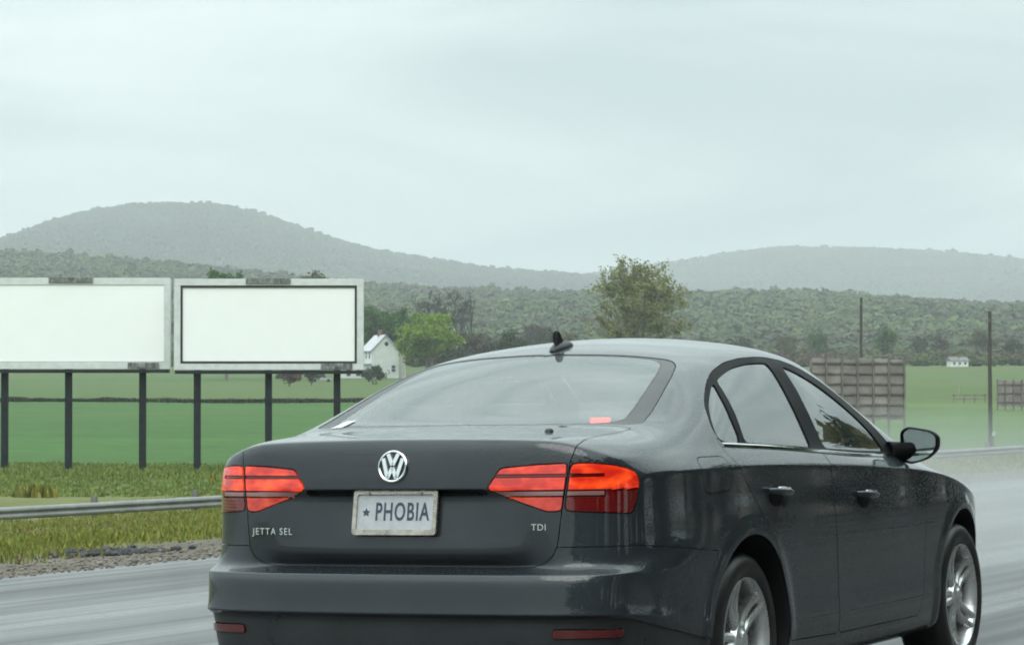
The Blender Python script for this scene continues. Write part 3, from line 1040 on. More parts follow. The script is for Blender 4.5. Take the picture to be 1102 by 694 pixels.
def window(parent, lo, hi):
    f = MB().box(lo, hi, .02).build('window', mat('window_white', (.7, .71, .7), .5, noise_amt=.05), parent)
    l, h = Vector(lo), Vector(hi)
    d = h - l
    if d.x > d.y:
        zc = (l.z + h.z) / 2
        for a, c in ((l.z + .10, zc - .04), (zc + .04, h.z - .10)): MB().box((l.x + .1, l.y - .012, a), (h.x - .1, l.y + .03, c)).build('pane', M_PANE, f)
    else:
        zc = (l.z + h.z) / 2
        xo = l.x if l.x < 0 else h.x
        sg = -1 if l.x < 0 else 1
        for a, c in ((l.z + .10, zc - .04), (zc + .04, h.z - .10)):
            MB().box((min(xo + sg * .012, xo - sg * .03), l.y + .1, a), (max(xo + sg * .012, xo - sg * .03), h.y - .1, c)).build('pane', M_PANE, f)


window(house, (1.3, -.06, 1.3), (2.35, .04, 2.9))
for y in (1.2, 4.0, 6.6):
    window(house, (-gw / 2 - .06, y, 4.2), (-gw / 2 + .04, y + 1.1, 5.9))
    window(house, (-gw / 2 - .06, y, 1.0), (-gw / 2 + .04, y + 1.1, 2.8))
b = MB().lathe([(.0005, 0), (.42, 0), (.46, .05)], (.3, -.07, hr - 1.8), 'y', 18)
b.build('attic_vent', M_PANE, house)
MB().prism([(gw / 2, 1.5, -.6), (gw / 2 + 2.0, 1.5, -.6), (gw / 2 + 2.0, 1.5, 4.6), (gw / 2, 1.5, 5.9)], (0, hl - 2.5, 0)).build('lean_to', mat('tan_siding', (.50, .49, .44), .75, noise_amt=.1, noise_scale=.7), house)
# low wing to the left, showing below the billboard
wing = MB().prism([(-gw / 2 - 6.5, .6, -.6), (-gw / 2 - .01, .6, -.6), (-gw / 2 - .01, .6, 3.0), (-gw / 2 - 6.5, .6, 2.7)], (0, 4.2, 0)).build('wing', M_SIDING, house)
for x in (-8.4, -6.3, -4.4):
    MB().box((x, .54, .5), (x + .9, .62, 1.9), .02).build('wing_window', M_PANE, house)
MB().prism([(-gw / 2 - 6.9, .2, 2.72), (-gw / 2 - .02, .2, 3.05), (-gw / 2 - .02, .2, 3.2), (-gw / 2 - 6.9, .2, 2.87)], (0, 5.0, 0)).build('wing_roof', M_ROOFM, house)

p, rz = frame_at(1033, 790, .3)
p = Vector((p.x, p.y, p.z))
fh = empty('far_house', p, rz)
fh.scale = (.55, .55, .55)
tag(fh, 'tiny white far house with grey roof at the foot of the wooded ridge', 'house')
MB().box((-4.5, 0, -.5), (4.5, 5, 2.8)).build('wall', M_SIDING, fh)
MB().prism([(-5, -.5, 2.8), (-5, 5.5, 2.8), (-5, 2.5, 4.6)], (10, 0, 0)).build('roof', mat('grey_shingles', (.16, .15, .15), .9, noise_amt=.2), fh)
for x in (-3.4, -.5, 2.3): MB().box((x, -.03, .9), (x + 1.1, .02, 2.1)).build('window', M_PANE, fh)

p, rz = frame_at(346, 600, .15)
pc = empty('parked_car', p, rz)
tag(pc, 'small silver parked car seen below the framed billboard near the house', 'car')
b = MB().prism([(-2.1, -.8, .35), (2.1, -.8, .35), (2.15, -.8, .75), (1.25, -.8, .92), (-1.9, -.8, .95), (-2.15, -.8, .8)], (0, 1.6, 0))
b.build('body', mat('silver_paint', (.42, .44, .45), .3, .5, coat=.6, noise_amt=.05), pc)
MB().prism([(-1.7, -.68, .94), (1.0, -.68, .92), (.4, -.62, 1.42), (-1.2, -.62, 1.45)], (0, 1.3, 0)).build('cabin', M_PANE, pc)
for x in (-1.35, 1.35):
    for y in (-.82, .62): MB().lathe([(.05, 0), (.30, 0), (.32, .04), (.32, .18), (.30, .2), (.05, .2)], (x, y, .32), 'y', 20).build('wheel', M_RUBBER, pc, smooth=True)

# ------------------------------------------------------------------ grass, weeds, gravel
def in_view(x, y, mu=120):
    w = (x - CAM.x) * AX.x + (y - CAM.y) * AX.y
    if w < 5: return False, w
    u = 551 + FPX * ((x - CAM.x) * AX.y - (y - CAM.y) * AX.x) / w
    return -mu < u < 1102 + mu, w


def tufts(name, pts, heights, width, blades, palette, label, seed, bend=.5):
    rng = np.random.default_rng(seed)
    n = len(pts)
    P = np.repeat(np.array(pts), blades, 0); Hh = np.repeat(np.array(heights), blades)
    N = n * blades
    az = rng.uniform(0, 6.283, N)
    off = np.stack([rng.normal(0, .05, N), rng.normal(0, .05, N), np.zeros(N)], 1) * (1 + Hh[:, None])
    d = np.stack([np.cos(az), np.sin(az), np.zeros(N)], 1)
    sidev = np.stack([-np.sin(az), np.cos(az), np.zeros(N)], 1)
    h = Hh * rng.uniform(.5, 1.2, N)
    bd = h * bend * rng.uniform(.1, 1.0, N)
    wd = width * rng.uniform(.6, 1.4, N)
    B = P + off
    M = B + d * bd[:, None] * .35 + np.stack([0 * h, 0 * h, h * .6], 1)
    T = B + d * bd[:, None] + np.stack([0 * h, 0 * h, h * (1 - .25 * bend)], 1)
    V = np.stack([B - sidev * wd[:, None], B + sidev * wd[:, None], M + sidev * wd[:, None] * .7, M - sidev * wd[:, None] * .7, T], 1).reshape(-1, 3)
    k = np.arange(N)[:, None] * 5
    F = np.concatenate([k + (0, 1, 2), k + (0, 2, 3), k + (3, 2, 4)], 1).reshape(-1, 3)
    pal = np.array(palette)
    tc = np.repeat(rng.integers(0, len(pal), n), blades)
    tc = np.where(rng.uniform(size=N) < .7, tc, rng.integers(0, len(pal), N))
    C = np.repeat(pal[tc] * rng.uniform(.7, 1.25, (N, 1)), 3, 0)
    me = np_mesh(name, V, F, tint_mat('grass_blades', .7, 1.2, .25, spec=.25, trans=.25), C)
    return tag(link(name, me), label, 'grass', kind='stuff')


def grass():
    rnd = random.Random(3)
    near, hn, weeds, hw, dry, hd = [], [], [], [], [], []
    tries = 0
    while tries < 210000:
        tries += 1
        Q = 14.2 + (50 - 14.2) * rnd.random() ** 1.5
        x = rnd.uniform(4, 125)
        y = Q + CAM.y
        ok, w = in_view(x, y)
        if not ok: continue
        if rnd.random() > min(1, 26 / w): continue
        nz = noise.noise((x * .3, y * .3, 2))
        edge = sstep(14.2, 16.2, Q + .8 * nz)
        if rnd.random() > edge: continue
        l = (x - CAM.x) * AX.y - (y - CAM.y) * AX.x
        h = (.05 + .07 * max(0, nz + .3) + .05 * rnd.random()) * (.6 + .4 * edge)
        q = (x, y, land_z(x, y) - .02)
        if noise.noise((x * .12, y * .25, 6)) + (.25 if l > 3 else -.28) + rnd.gauss(0, .18) > .22: dry.append(q); hd.append(h * .9)
        else: near.append(q); hn.append(h)
    tufts('verge_grass', near, hn, .012, 6, [(.165, .190, .036), (.195, .205, .042), (.135, .170, .034), (.22, .205, .055)], 'yellow-green grass on the verge beside the road', 5)
    tufts('dry_grass', dry, hd, .011, 6, [(.23, .19, .095), (.26, .22, .105), (.185, .165, .07), (.18, .13, .075)], 'dry straw-coloured grass patches on the verge', 6)
    # weeds round the billboard posts and along the field edge
    pts, hs = [], []
    for k in range(14000):
        w = rnd.uniform(96, 138); u = rnd.uniform(-60, 900)
        p = hit_land(u, w)
        nz = noise.noise((p.x * .15, p.y * .15, 4))
        e = math.exp(-((w - 122) / 5) ** 2)
        pts.append((p.x, p.y, p.z - .03)); hs.append(.10 + .10 * rnd.random() + e * (.15 + .35 * max(0, nz)))
    tufts('field_edge_weeds', pts, hs, .035, 5, [(.150, .205, .050), (.175, .215, .056), (.130, .185, .048), (.205, .215, .064)], 'rough grass and weeds around the billboard posts', 7)
    pts, hs = [], []
    for k in range(7600):
        u = -60 + 960 * rnd.random() ** 1.25; w = 346 + rnd.gauss(0, 2.0) + 3 * math.sin(u * .02)
        p = hit_land(u, w)
        pts.append((p.x, p.y, p.z - .05)); hs.append(.30 + .25 * rnd.random() + .3 * max(0, noise.noise((u * .03, 0, 0))))
    tufts('hedge_strip', pts, hs, .10, 5, [(.022, .034, .014), (.030, .042, .018), (.030, .030, .018)], 'thin dark strip of rough growth along the far edge of the green field', 8)
    pts, hs = [], []
    for cu, cw, r_, n in ((38, 96, .5, 60), (170, 345, 1.6, 22), (185, 345, 1.0, 12), (258, 112, .9, 40)):
        for k in range(n):
            p = hit_land(cu + rnd.gauss(0, r_ * FPX / cw * .45), cw + rnd.gauss(0, r_))
            pts.append((p.x, p.y, p.z)); hs.append(rnd.uniform(.3, .5) * (1.1 if cw > 200 else 1))
    tufts('yellow_weeds', pts, hs, .05, 6, [(.26, .24, .05), (.19, .19, .045), (.13, .15, .04)], 'clumps of yellow-flowering weeds in the grass', 9)


grass()


def stones(name, n, place, size, colors, label, seed):
    rnd = random.Random(seed); rng = np.random.default_rng(seed)
    shapes = [ico(1, 900 + k) for k in range(5)]
    vs, fs, cs = [], [], []
    base = 0
    for k in range(n):
        x, y = place(rnd)
        ok, w = in_view(x, y)
        if not ok: continue
        s = size * rnd.lognormvariate(0, .4)
        sv, sf = shapes[k % 5]
        th = rnd.uniform(0, 6.28)
        R = np.array(((math.cos(th), -math.sin(th), 0), (math.sin(th), math.cos(th), 0), (0, 0, 1)))
        z = max(land_z(x, y), road_z(y) if y < ROAD_L else -9)
        vs.append(sv @ R.T * (s, s * rnd.uniform(.6, 1), s * rnd.uniform(.4, .75)) + (x, y, z + s * .25))
        fs.append(sf + base); base += len(sv)
        c = np.array(colors[rnd.randrange(len(colors))]) * rnd.uniform(.7, 1.3)
        cs.append(np.tile(c, (len(sf), 1)))
    me = np_mesh(name, np.concatenate(vs), np.concatenate(fs), tint_mat('stone', .75, 12, .25, spec=.4), np.concatenate(cs))
    return tag(link(name, me), label, 'gravel', kind='stuff')


stones('gravel', 16000, lambda r: (r.uniform(4, 60), ROAD_L + abs(r.gauss(0, .95)) - .10), .012, [(.16, .145, .12), (.19, .175, .15), (.11, .10, .09), (.17, .135, .10)], 'loose brown and grey gravel along the road shoulder', 3)
pp = next(q for q in (cam_point(122, 595, 20 + .05 * k) for k in range(400)) if land_z(q.x, q.y) > q.z)
gx, gy = pp.x, pp.y
stones('broken_asphalt', 420, lambda r: (gx + r.gauss(0, .28), gy + r.gauss(0, .17)), .024, [(.03, .03, .032), (.04, .04, .042), (.055, .05, .048)], 'small heap of broken dark asphalt on the shoulder', 4)


# ================================================================== the car's master surface
# x forward from the rear bumper, y left, z up. A box-topology control cage, Catmull-Clark subdivided.
YF = [0, .20, .40, .52, .61, .70, .79]                  # rear columns, half width in metres
YA = [0, .003, .013, .026, .044, .072, .120]            # how far the rear bows forward at them
FYF = [0, .17, .33, .44, .52, .58, .62]
FYA = [0, .008, .035, .066, .10, .135, .17]
K = 6
SX = [None, .30, .40, .52, .64, .76, .88, 1.0, 1.1, 1.2, 1.32, 1.45, 1.6, 1.85, 2.15, 2.45, 2.7, 2.92, 3.12, 3.28, 3.42,
      3.54, 3.65, 3.76, 3.87, 3.98, 4.10, 4.22, 4.33, 4.42, None]
NI = len(SX) - 1
PX = [0.19, .30, .40, .52, .76, 1.1, 1.6, 2.3, 3.0, 3.5, 3.8, 4.1, 4.3, 4.42, 4.5]
PY = [.795, .842, .860, .871, .880, .887, .889, .889, .889, .884, .868, .828, .762, .69, .62]
ZX = [.19, .45, 1.1, 2.2, 3.2, 3.8, 4.3, 4.5]
ROWS = [  # rear x centre, rear x outer, dy, front back-offset, z at ZX
    (.26, .26, -.14, .28, [.22, .20, .17, .17, .17, .17, .17, .18]),
    (.08, .08, -.06, .08, [.245, .215, .19, .19, .19, .19, .19, .20]),
    (.035, .035, -.025, .03, [.33, .27, .235, .235, .235, .235, .235, .23]),
    (.028, .028, -.014, .02, [.462, .41, .31, .295, .30, .31, .30, .29]),
    (.000, .000, -.006, .0, [.478, .45, .36, .35, .35, .36, .36, .35]),
    (.004, .004, -.010, .0, [.505, .49, .43, .42, .42, .43, .43, .41]),
    (.010, .010, -.009, .0, [.585, .575, .52, .51, .51, .51, .50, .47]),
    (.022, .022, -.004, .0, [.610, .612, .60, .59, .58, .57, .55, .52]),
    (.075, .050, .000, .01, [.620, .65, .67, .66, .65, .63, .60, .56]),
    (.122, .066, .000, .02, [.634, .69, .73, .72, .71, .69, .64, .60]),
    (.074, .074, -.001, .03, [.676, .755, .79, .78, .77, .745, .68, .63]),
    (.108, .082, -.004, .05, [.868, .87, .86, .845, .825, .782, .685, .63]),
    (.072, .084, -.004, .07, [.892, .940, .944, .920, .878, .808, .690, .640]),
    (.075, .086, None, .08, [.925, .955, .960, .938, .89, .818, .70, .65]),
    (.094, .097, None, .10, [.965, .990, 1.0, .975, .915, .832, .712, .66]),
]
J = len(ROWS)                                            # index of the top ring (belt line)
TX = [.10, .30, .45, .62, .76, .95, 1.15, 1.38, 1.6, 1.85, 2.15, 2.45, 2.7, 2.92, 3.12, 3.3, 3.5, 3.76, 4.05, 4.25, 4.42, 4.66]
TC = [1.066, 1.080, 1.089, 1.100, 1.152, 1.228, 1.306, 1.380, 1.418, 1.438, 1.446, 1.438, 1.408, 1.310, 1.208, 1.122, 1.012, .938, .892, .842, .785, .745]
TRY = [.61, .62, .63, .645, .650, .645, .630, .610, .605, .605, .603, .595, .590, .610, .640, .660, .665, .625, .60, .555, .50, .57]
TRZ = [1.052, 1.066, 1.074, 1.085, 1.118, 1.182, 1.246, 1.303, 1.332, 1.345, 1.348, 1.333, 1.288, 1.205, 1.110, 1.012, .945, .905, .862, .81, .755, .715]
TMY = [.70, .725, .742, .755, .765, .768, .762, .748, .74, .736, .736, .735, .735, .745, .757, .762, .755, .722, .70, .66, .60, .645]
TMZ = [1.026, 1.040, 1.050, 1.060, 1.080, 1.112, 1.146, 1.168, 1.172, 1.17, 1.165, 1.155, 1.130, 1.085, 1.035, .975, .925, .89, .845, .79, .735, .70]
TBY = [.745, .775, .79, .805, .818, .828, .830, .830, .829, .827, .825, .822, .817, .812, .807, .803, .788, .755, .705, .655, .60, .62]
TBZ = [.985, .998, 1.006, 1.013, 1.018, 1.020, 1.018, 1.012, 1.005, .998, .988, .977, .966, .955, .943, .928, .892, .838, .775, .722, .68, .66]


def top_point(x, k):
    """control point of the upper skin: k = 0 centre line ... 6 belt line"""
    c, ry, rz = spl(TX, TC, x), spl(TX, TRY, x), spl(TX, TRZ, x)
    if k == 6: return Vector((x, -spl(TX, TBY, x), spl(TX, TBZ, x)))
    if k == 5: return Vector((x, -spl(TX, TMY, x), spl(TX, TMZ, x)))
    f, g = [(0, 0), (.33, .09), (.65, .33), (.86, .60), (1, 1)][k]
    return Vector((x, -ry * f, c + (rz - c) * g))


def master_mesh():
    pos = {}
    for i in range(NI + 1):
        for j in range(J + 1):
            rc, ro, dy, fb, zz = ROWS[min(j, J - 1)]
            if j == J: rc = ro = .115; fb = .115
            if i == 0: x = ro + YA[K]
            elif i == NI: x = 4.66 - FYA[K] - fb
            else:
                x = SX[i] + (ro - .06) * [0, .8, .5, .2, 0][min(i, 4)] - (fb - .04) * [0, .8, .5, .2, 0][min(NI - i, 4)]
            if j == J:
                v = top_point(x, 6)
            else:
                z = spl(ZX, zz, x)
                y12 = spl(PX, PY, x) - .004
                taper = .032 * sstep(7, 9, j) * (1 - sstep(.2, .85, x))   # the quarter panels draw in above the bumper
                y12 -= taper
                if dy is not None: y = spl(PX, PY, x) + dy - taper
                else:
                    b = top_point(x, 6)
                    t = {13: .16, 14: .66}[j]
                    y = y12 + (-b.y - y12) * t
                v = Vector((x, -y, z))
            pos[('s', i, j)] = v
    def side_frac(k, ks): return ks[k] / ks[K]
    for j in range(J + 1):
        rc, ro, dy, fb, zz = ROWS[min(j, J - 1)]
        if j == J: rc = ro = .115; fb = .115
        for k in range(K):
            s = pos[('s', 0, j)]
            r = rc + (ro - rc) * ([0, 0, .45, 1, 1, 1] if j > 10 else [0, 0, 0, .15, 1, 1])[k]
            x = r + YA[k]
            z = s.z
            if j == J: z = top_point(.115, k).z
            elif j == J - 1: z = s.z + (top_point(.115, k).z - s.z - .012) * .8
            pos[('r', k, j)] = Vector((x, s.y * side_frac(k, YF), z))
            s = pos[('s', NI, j)]
            z = s.z
            if j == J: z = top_point(4.60, k).z
            pos[('f', k, j)] = Vector((4.66 - fb - FYA[k], s.y * side_frac(k, FYF), z))
    for i in range(1, NI):
        for k in range(K):
            x = SX[i]
            x -= (YA[K] - YA[k]) * [0, .75, .45, .2, 0][min(i, 4)] - (FYA[K] - FYA[k]) * [0, .8, .5, .25, .1, 0][min(NI - i, 5)]
            x += (.115 - .06) * [0, .8, .5, .2, 0][min(i, 4)]
            pos[('t', i, k)] = top_point(x, k)
    def T(i, k):
        if k == K: return ('s', i, J)
        if i == 0: return ('r', k, J)
        if i == NI: return ('f', k, J)
        return ('t', i, k)
    def Rr(k, j): return ('s', 0, j) if k == K else ('r', k, j)
    def Ff(k, j): return ('s', NI, j) if k == K else ('f', k, j)
    quads = []
    for i in range(NI):
        for j in range(J): quads.append((('s', i, j), ('s', i + 1, j), ('s', i + 1, j + 1), ('s', i, j + 1)))
        for k in range(K): quads.append((T(i, k + 1), T(i + 1, k + 1), T(i + 1, k), T(i, k)))
    for k in range(K):
        for j in range(J):
            quads.append((Rr(k, j), Rr(k + 1, j), Rr(k + 1, j + 1), Rr(k, j + 1)))
            quads.append((Ff(k + 1, j), Ff(k, j), Ff(k, j + 1), Ff(k + 1, j + 1)))
    bm = bmesh.new()
    cl = bm.edges.layers.float.new('crease_edge')
    V = {}
    for side in (1, -1):
        for key, p in pos.items():
            if side == -1 and abs(p.y) < 1e-6: V[(key, -1)] = V[(key, 1)]
            else: V[(key, side)] = bm.verts.new((p.x, p.y * side, p.z))
        for q in quads:
            f = [V[(k, side)] for k in q]
            bm.faces.new(f if side == 1 else f[::-1])
    def crease(a, b, w):
        for side in (1, -1):
            e = bm.edges.get((V[(a, side)], V[(b, side)]))
            if e: e[cl] = w
    for i in range(NI):
        w = .75 if 2 < i < NI - 7 else .35
        crease(('s', i, 12), ('s', i + 1, 12), w)
        crease(('s', i, 3), ('s', i + 1, 3), .4)
        if i < 3: crease(('s', i, 4), ('s', i + 1, 4), .6); crease(('s', i, 7), ('s', i + 1, 7), .5)
        if i < 3: crease(('s', i, J), ('s', i + 1, J), .2)
    for k in range(K):
        crease(Rr(k, 4), Rr(k + 1, 4), .7); crease(Rr(k, 3), Rr(k + 1, 3), .6)
        crease(Rr(k, 7), Rr(k + 1, 7), .6); crease(Rr(k, 6), Rr(k + 1, 6), .3)
        crease(Rr(k, J), Rr(k + 1, J), .45)
        if k < 3:
            crease(Rr(k, 11), Rr(k + 1, 11), .7); crease(Rr(k, 12), Rr(k + 1, 12), .75)
            crease(Rr(k, 9), Rr(k + 1, 9), .85); crease(Rr(k, 10), Rr(k + 1, 10), .85)
    me = bpy.data.meshes.new('cage')
    bm.to_mesh(me); bm.free()
    o = bpy.data.objects.new('cage', me)
    COL.objects.link(o)
    md = o.modifiers.new('s', 'SUBSURF')
    md.levels = md.render_levels = 3
    md.boundary_smooth = 'PRESERVE_CORNERS'
    dg = bpy.context.evaluated_depsgraph_get()
    out = bpy.data.meshes.new_from_object(o.evaluated_get(dg))
    bpy.data.objects.remove(o)
    # flared lips round the wheel openings
    n = len(out.vertices)
    co = np.empty(n * 3); out.vertices.foreach_get('co', co); co = co.reshape(-1, 3)
    for cx in (WX_R, WX_F):
        r = np.hypot(co[:, 0] - cx, co[:, 2] - WZ)
        t = np.clip((r - (ARCH + .02)) / .055, 0, 1)
        w = 1 - t * t * (3 - 2 * t)
        m = (np.abs(co[:, 1]) > .6) & (co[:, 2] < .88)
        co[:, 1] += np.where(m, np.sign(co[:, 1]) * .009 * w, 0)
    out.vertices.foreach_set('co', co.ravel())
    out.update()
    return out


WX_R, WX_F, WZ, ARCH, WHEEL_R = 1.165, 3.765, .316, .382, .318
MASTER = master_mesh()
#==PARTS==
# ------------------------------------------------------------------ cutting the skin into its panels
def smooth_poly(pts, n=4):
    """closed Catmull-Rom outline"""
    out = []
    m = len(pts)
    for i in range(m):
        p0, p1, p2, p3 = (np.array(pts[(i + k) % m], float) for k in (-1, 0, 1, 2))
        for s in range(n):
            t = s / n
            out.append(tuple(0.5 * ((2 * p1) + (p2 - p0) * t + (2*p0 - 5*p1 + 4*p2 - p3) * t*t + (3*p1 - p0 - 3*p2 + p3) * t**3)))
    return out


def round_poly(pts, r, n=4):
    """closed outline with rounded corners"""
    out = []
    m = len(pts)
    for i in range(m):
        p0, p1, p2 = (np.array(pts[(i + k) % m], float) for k in (-1, 0, 1))
        a, b = p0 - p1, p2 - p1
        la, lb = np.linalg.norm(a), np.linalg.norm(b)
        q = min(r, la * .45, lb * .45)
        A, B = p1 + a / la * q, p1 + b / lb * q
        for s in range(n + 1):
            t = s / n
            out.append(tuple((1 - t)**2 * A + 2 * t * (1 - t) * p1 + t * t * B))
    return out


PBB = {}


def inside(p, poly):
    x, y = p
    bb = PBB.get(id(poly))
    if bb is None:
        bb = PBB[id(poly)] = (min(q[0] for q in poly), max(q[0] for q in poly), min(q[1] for q in poly), max(q[1] for q in poly))
    if x < bb[0] or x > bb[1] or y < bb[2] or y > bb[3]: return False
    c = False
    j = len(poly) - 1
    for i in range(len(poly)):
        xi, yi = poly[i]; xj, yj = poly[j]
        if (yi > y) != (yj > y) and x < (xj - xi) * (y - yi) / (yj - yi) + xi: c = not c
        j = i
    return c


Q2 = math.sqrt(.5)
PROJ = {   # 2D coordinates of a point of the right half, and the direction looked along
    'side': (lambda v: (v.x, v.z), Vector((0, 1, 0))),
    'rear': (lambda v: (-v.y, v.z), Vector((1, 0, 0))),
    'top': (lambda v: (v.x, -v.y), Vector((0, 0, 1))),
    'corner': (lambda v: ((v.x - v.y) * Q2, v.z), Vector((Q2, Q2, 0))),
    'nose': (lambda v: ((4.66 - v.x - v.y) * Q2, v.z), Vector((-Q2, Q2, 0))),
}
UNPROJ = {'side': lambda a, b: Vector((a, 0, b)), 'rear': lambda a, b: Vector((0, -a, b)),
          'top': lambda a, b: Vector((a, -b, 0)), 'corner': lambda a, b: Vector((a * Q2, -a * Q2, b)),
          'nose': lambda a, b: Vector((4.66 - a * Q2, -a * Q2, b))}


def cut(bm, how, poly, ok):
    pr, d = PROJ[how]
    un = UNPROJ[how]
    xs = [p[0] for p in poly]; ys = [p[1] for p in poly]
    mg = .05
    x0, x1, y0, y1 = min(xs) - mg, max(xs) + mg, min(ys) - mg, max(ys) + mg
    cand = []
    for f in bm.faces:
        c = f.calc_center_median()
        if ok(c, f.normal):
            a, b = pr(c)
            if x0 < a < x1 and y0 < b < y1: cand.append(f)
    box = {}
    have = set(cand)
    for i in range(len(poly)):
        p, q = poly[i], poly[(i + 1) % len(poly)]
        if math.hypot(q[0] - p[0], q[1] - p[1]) < 1e-5: continue
        P, Qn = un(*p), un(*q)
        n = (Qn - P).cross(d)
        if n.length < 1e-9: continue
        n.normalize()
        lo = (min(p[0], q[0]) - .004, min(p[1], q[1]) - .004); hi = (max(p[0], q[0]) + .004, max(p[1], q[1]) + .004)
        sel = []
        for f in cand:
            k = box.get(f)
            if k is None:
                pp = [pr(v.co) for v in f.verts]
                k = box[f] = (min(a for a, b in pp), max(a for a, b in pp), min(b for a, b in pp), max(b for a, b in pp))
            if k[1] < lo[0] or k[0] > hi[0] or k[3] < lo[1] or k[2] > hi[1]: continue
            sel.append(f)
        if not sel: continue
        es = list({e for f in sel for e in f.edges}); vs = list({v for f in sel for v in f.verts})
        r = bmesh.ops.bisect_plane(bm, geom=sel + es + vs, dist=1e-5, plane_co=P, plane_no=n)
        for f in sel: box.pop(f, None)
        for g in r['geom']:
            if isinstance(g, bmesh.types.BMFace):
                box.pop(g, None)
                if g not in have: cand.append(g); have.add(g)
        for e in r['geom_cut']:
            for f in e.link_faces:
                box.pop(f, None)
                if f not in have: cand.append(f); have.add(f)


side_ok = lambda c, n: c.y < -.45
GW = [  # side glass outlines (x, z)
    ('quarter_window', smooth_poly([(1.365, 1.243), (1.236, 1.196), (1.135, 1.148), (1.064, 1.09), (1.058, 1.042), (1.222, 1.034), (1.276, 1.119), (1.342, 1.207)], 3)),
    ('rear_door_window', round_poly([(1.425, 1.256), (1.52, 1.279), (1.66, 1.305), (1.81, 1.321), (1.95, 1.328), (2.095, 1.329), (2.03, 1.183), (1.972, 1.000), (1.6, 1.015), (1.278, 1.030), (1.337, 1.118), (1.398, 1.214)], .03, 3)),
    ('front_door_window', round_poly([(2.236, 1.319), (2.376, 1.290), (2.46, 1.265), (2.555, 1.231), (2.69, 1.166), (2.80, 1.095), (2.87, 1.03), (2.90, .966), (2.434, .980), (2.122, .994), (2.173, 1.164)], .03, 3))]
DLO = round_poly([(1.113, 1.158), (1.208, 1.203), (1.339, 1.255), (1.47, 1.294), (1.651, 1.328), (1.831, 1.345), (2.0, 1.352), (2.141, 1.353), (2.315, 1.340), (2.465, 1.313), (2.66, 1.258), (2.824, 1.186), (2.93, 1.108), (3.01, 1.02), (3.06, .946), (2.519, .958), (1.982, .984), (1.493, 1.008), (1.039, 1.025), (1.033, 1.082)], .05, 4)
DOOR_R = round_poly([(1.02, 1.05), (1.015, 1.005), (1.09, .918), (1.26, .781), (1.385, .670), (1.50, .50), (1.555, .285), (2.11, .275), (2.10, .5), (2.06, .715), (2.035, .86), (2.03, 1.05)], .03, 3)
DOOR_F = round_poly([(2.036, 1.05), (2.041, .86), (2.066, .715), (2.106, .5), (2.116, .275), (3.13, .275), (3.19, .45), (3.20, .70), (3.17, .86), (3.04, .97), (2.6, 1.05)], .03, 3)
FUEL = round_poly([(.725, .985), (.985, .985), (1.0, .865), (.745, .855)], .05, 4)
LIN = round_poly([(.310, .897), (.352, .966), (.446, .976), (.546, .981), (.5215, .821), (.482, .817), (.42, .843)], .012, 3)
LOUT = round_poly([(.5555, .981), (.629, .980), (.71, .970), (.786, .948), (.800, .918), (.791, .861), (.766, .805), (.685, .811), (.5285, .820)], .022, 3)
RW = round_poly([(.622, 0), (.63, .25), (.65, .45), (.675, .60), (.715, .652), (.85, .636), (1.0, .610), (1.2, .570), (1.33, .535), (1.382, .495), (1.372, .34), (1.352, .17), (1.345, 0), (1.0, -.1)], .03, 3)
RWG = round_poly([(.645, 0), (.653, .25), (.67, .42), (.69, .52), (.73, .577), (.85, .566), (1.0, .545), (1.2, .512), (1.31, .482), (1.350, .44), (1.348, .34), (1.332, .17), (1.326, 0), (1.0, -.1)], .03, 3)
WS = round_poly([(2.67, 0), (2.64, .30), (2.59, .49), (2.62, .545), (2.8, .572), (3.0, .605), (3.22, .645), (3.33, .655), (3.46, .42), (3.51, .2), (3.525, 0), (3.0, -.1)], .03, 3)
LID_R = round_poly([(-.1, .618), (.45, .626), (.535, .639), (.575, .664), (.594, .70), (.607, .815), (.632, .98), (.646, 1.03), (.646, 1.12), (-.1, 1.12)], .02, 3)
LID_T = round_poly([(-.1, -.1), (-.1, .646), (.17, .646), (.30, .633), (.45, .633), (.645, .645), (.655, .60), (.632, .45), (.612, .25), (.604, 0), (.604, -.1)], .012, 3)
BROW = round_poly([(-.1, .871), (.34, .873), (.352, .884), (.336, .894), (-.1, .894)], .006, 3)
BUMP = [(-.2, .70), (.30, .70), (.45, .688), (.85, .655), (.85, .05), (-.2, .05)]
VAL = [(-.2, .466), (.2, .464), (.34, .435), (.50, .402), (.85, .34), (.85, .05), (-.2, .05)]
REFL = round_poly([(.47, .398), (.700, .398), (.712, .428), (.47, .430)], .010, 3)
HOOD = round_poly([(3.53, -.1), (3.53, 0), (3.49, .36), (3.40, .58), (3.39, .69), (3.8, .685), (4.1, .64), (4.3, .57), (4.42, .45), (4.48, .25), (4.50, 0), (4.50, -.1)], .03, 3)
HEADL = round_poly([(.30, .59), (.31, .66), (.50, .69), (.70, .745), (.74, .70), (.62, .60)], .02, 3)
GRILLE = round_poly([(-.1, .57), (-.1, .645), (.40, .645), (.38, .57)], .02, 3)
INTAKE = round_poly([(-.1, .24), (-.1, .40), (.50, .40), (.56, .26)], .03, 3)


def circle2(cx, cy, r, n=56):
    return [(cx + r * math.cos(2 * math.pi * i / n), cy + r * math.sin(2 * math.pi * i / n)) for i in range(n)]


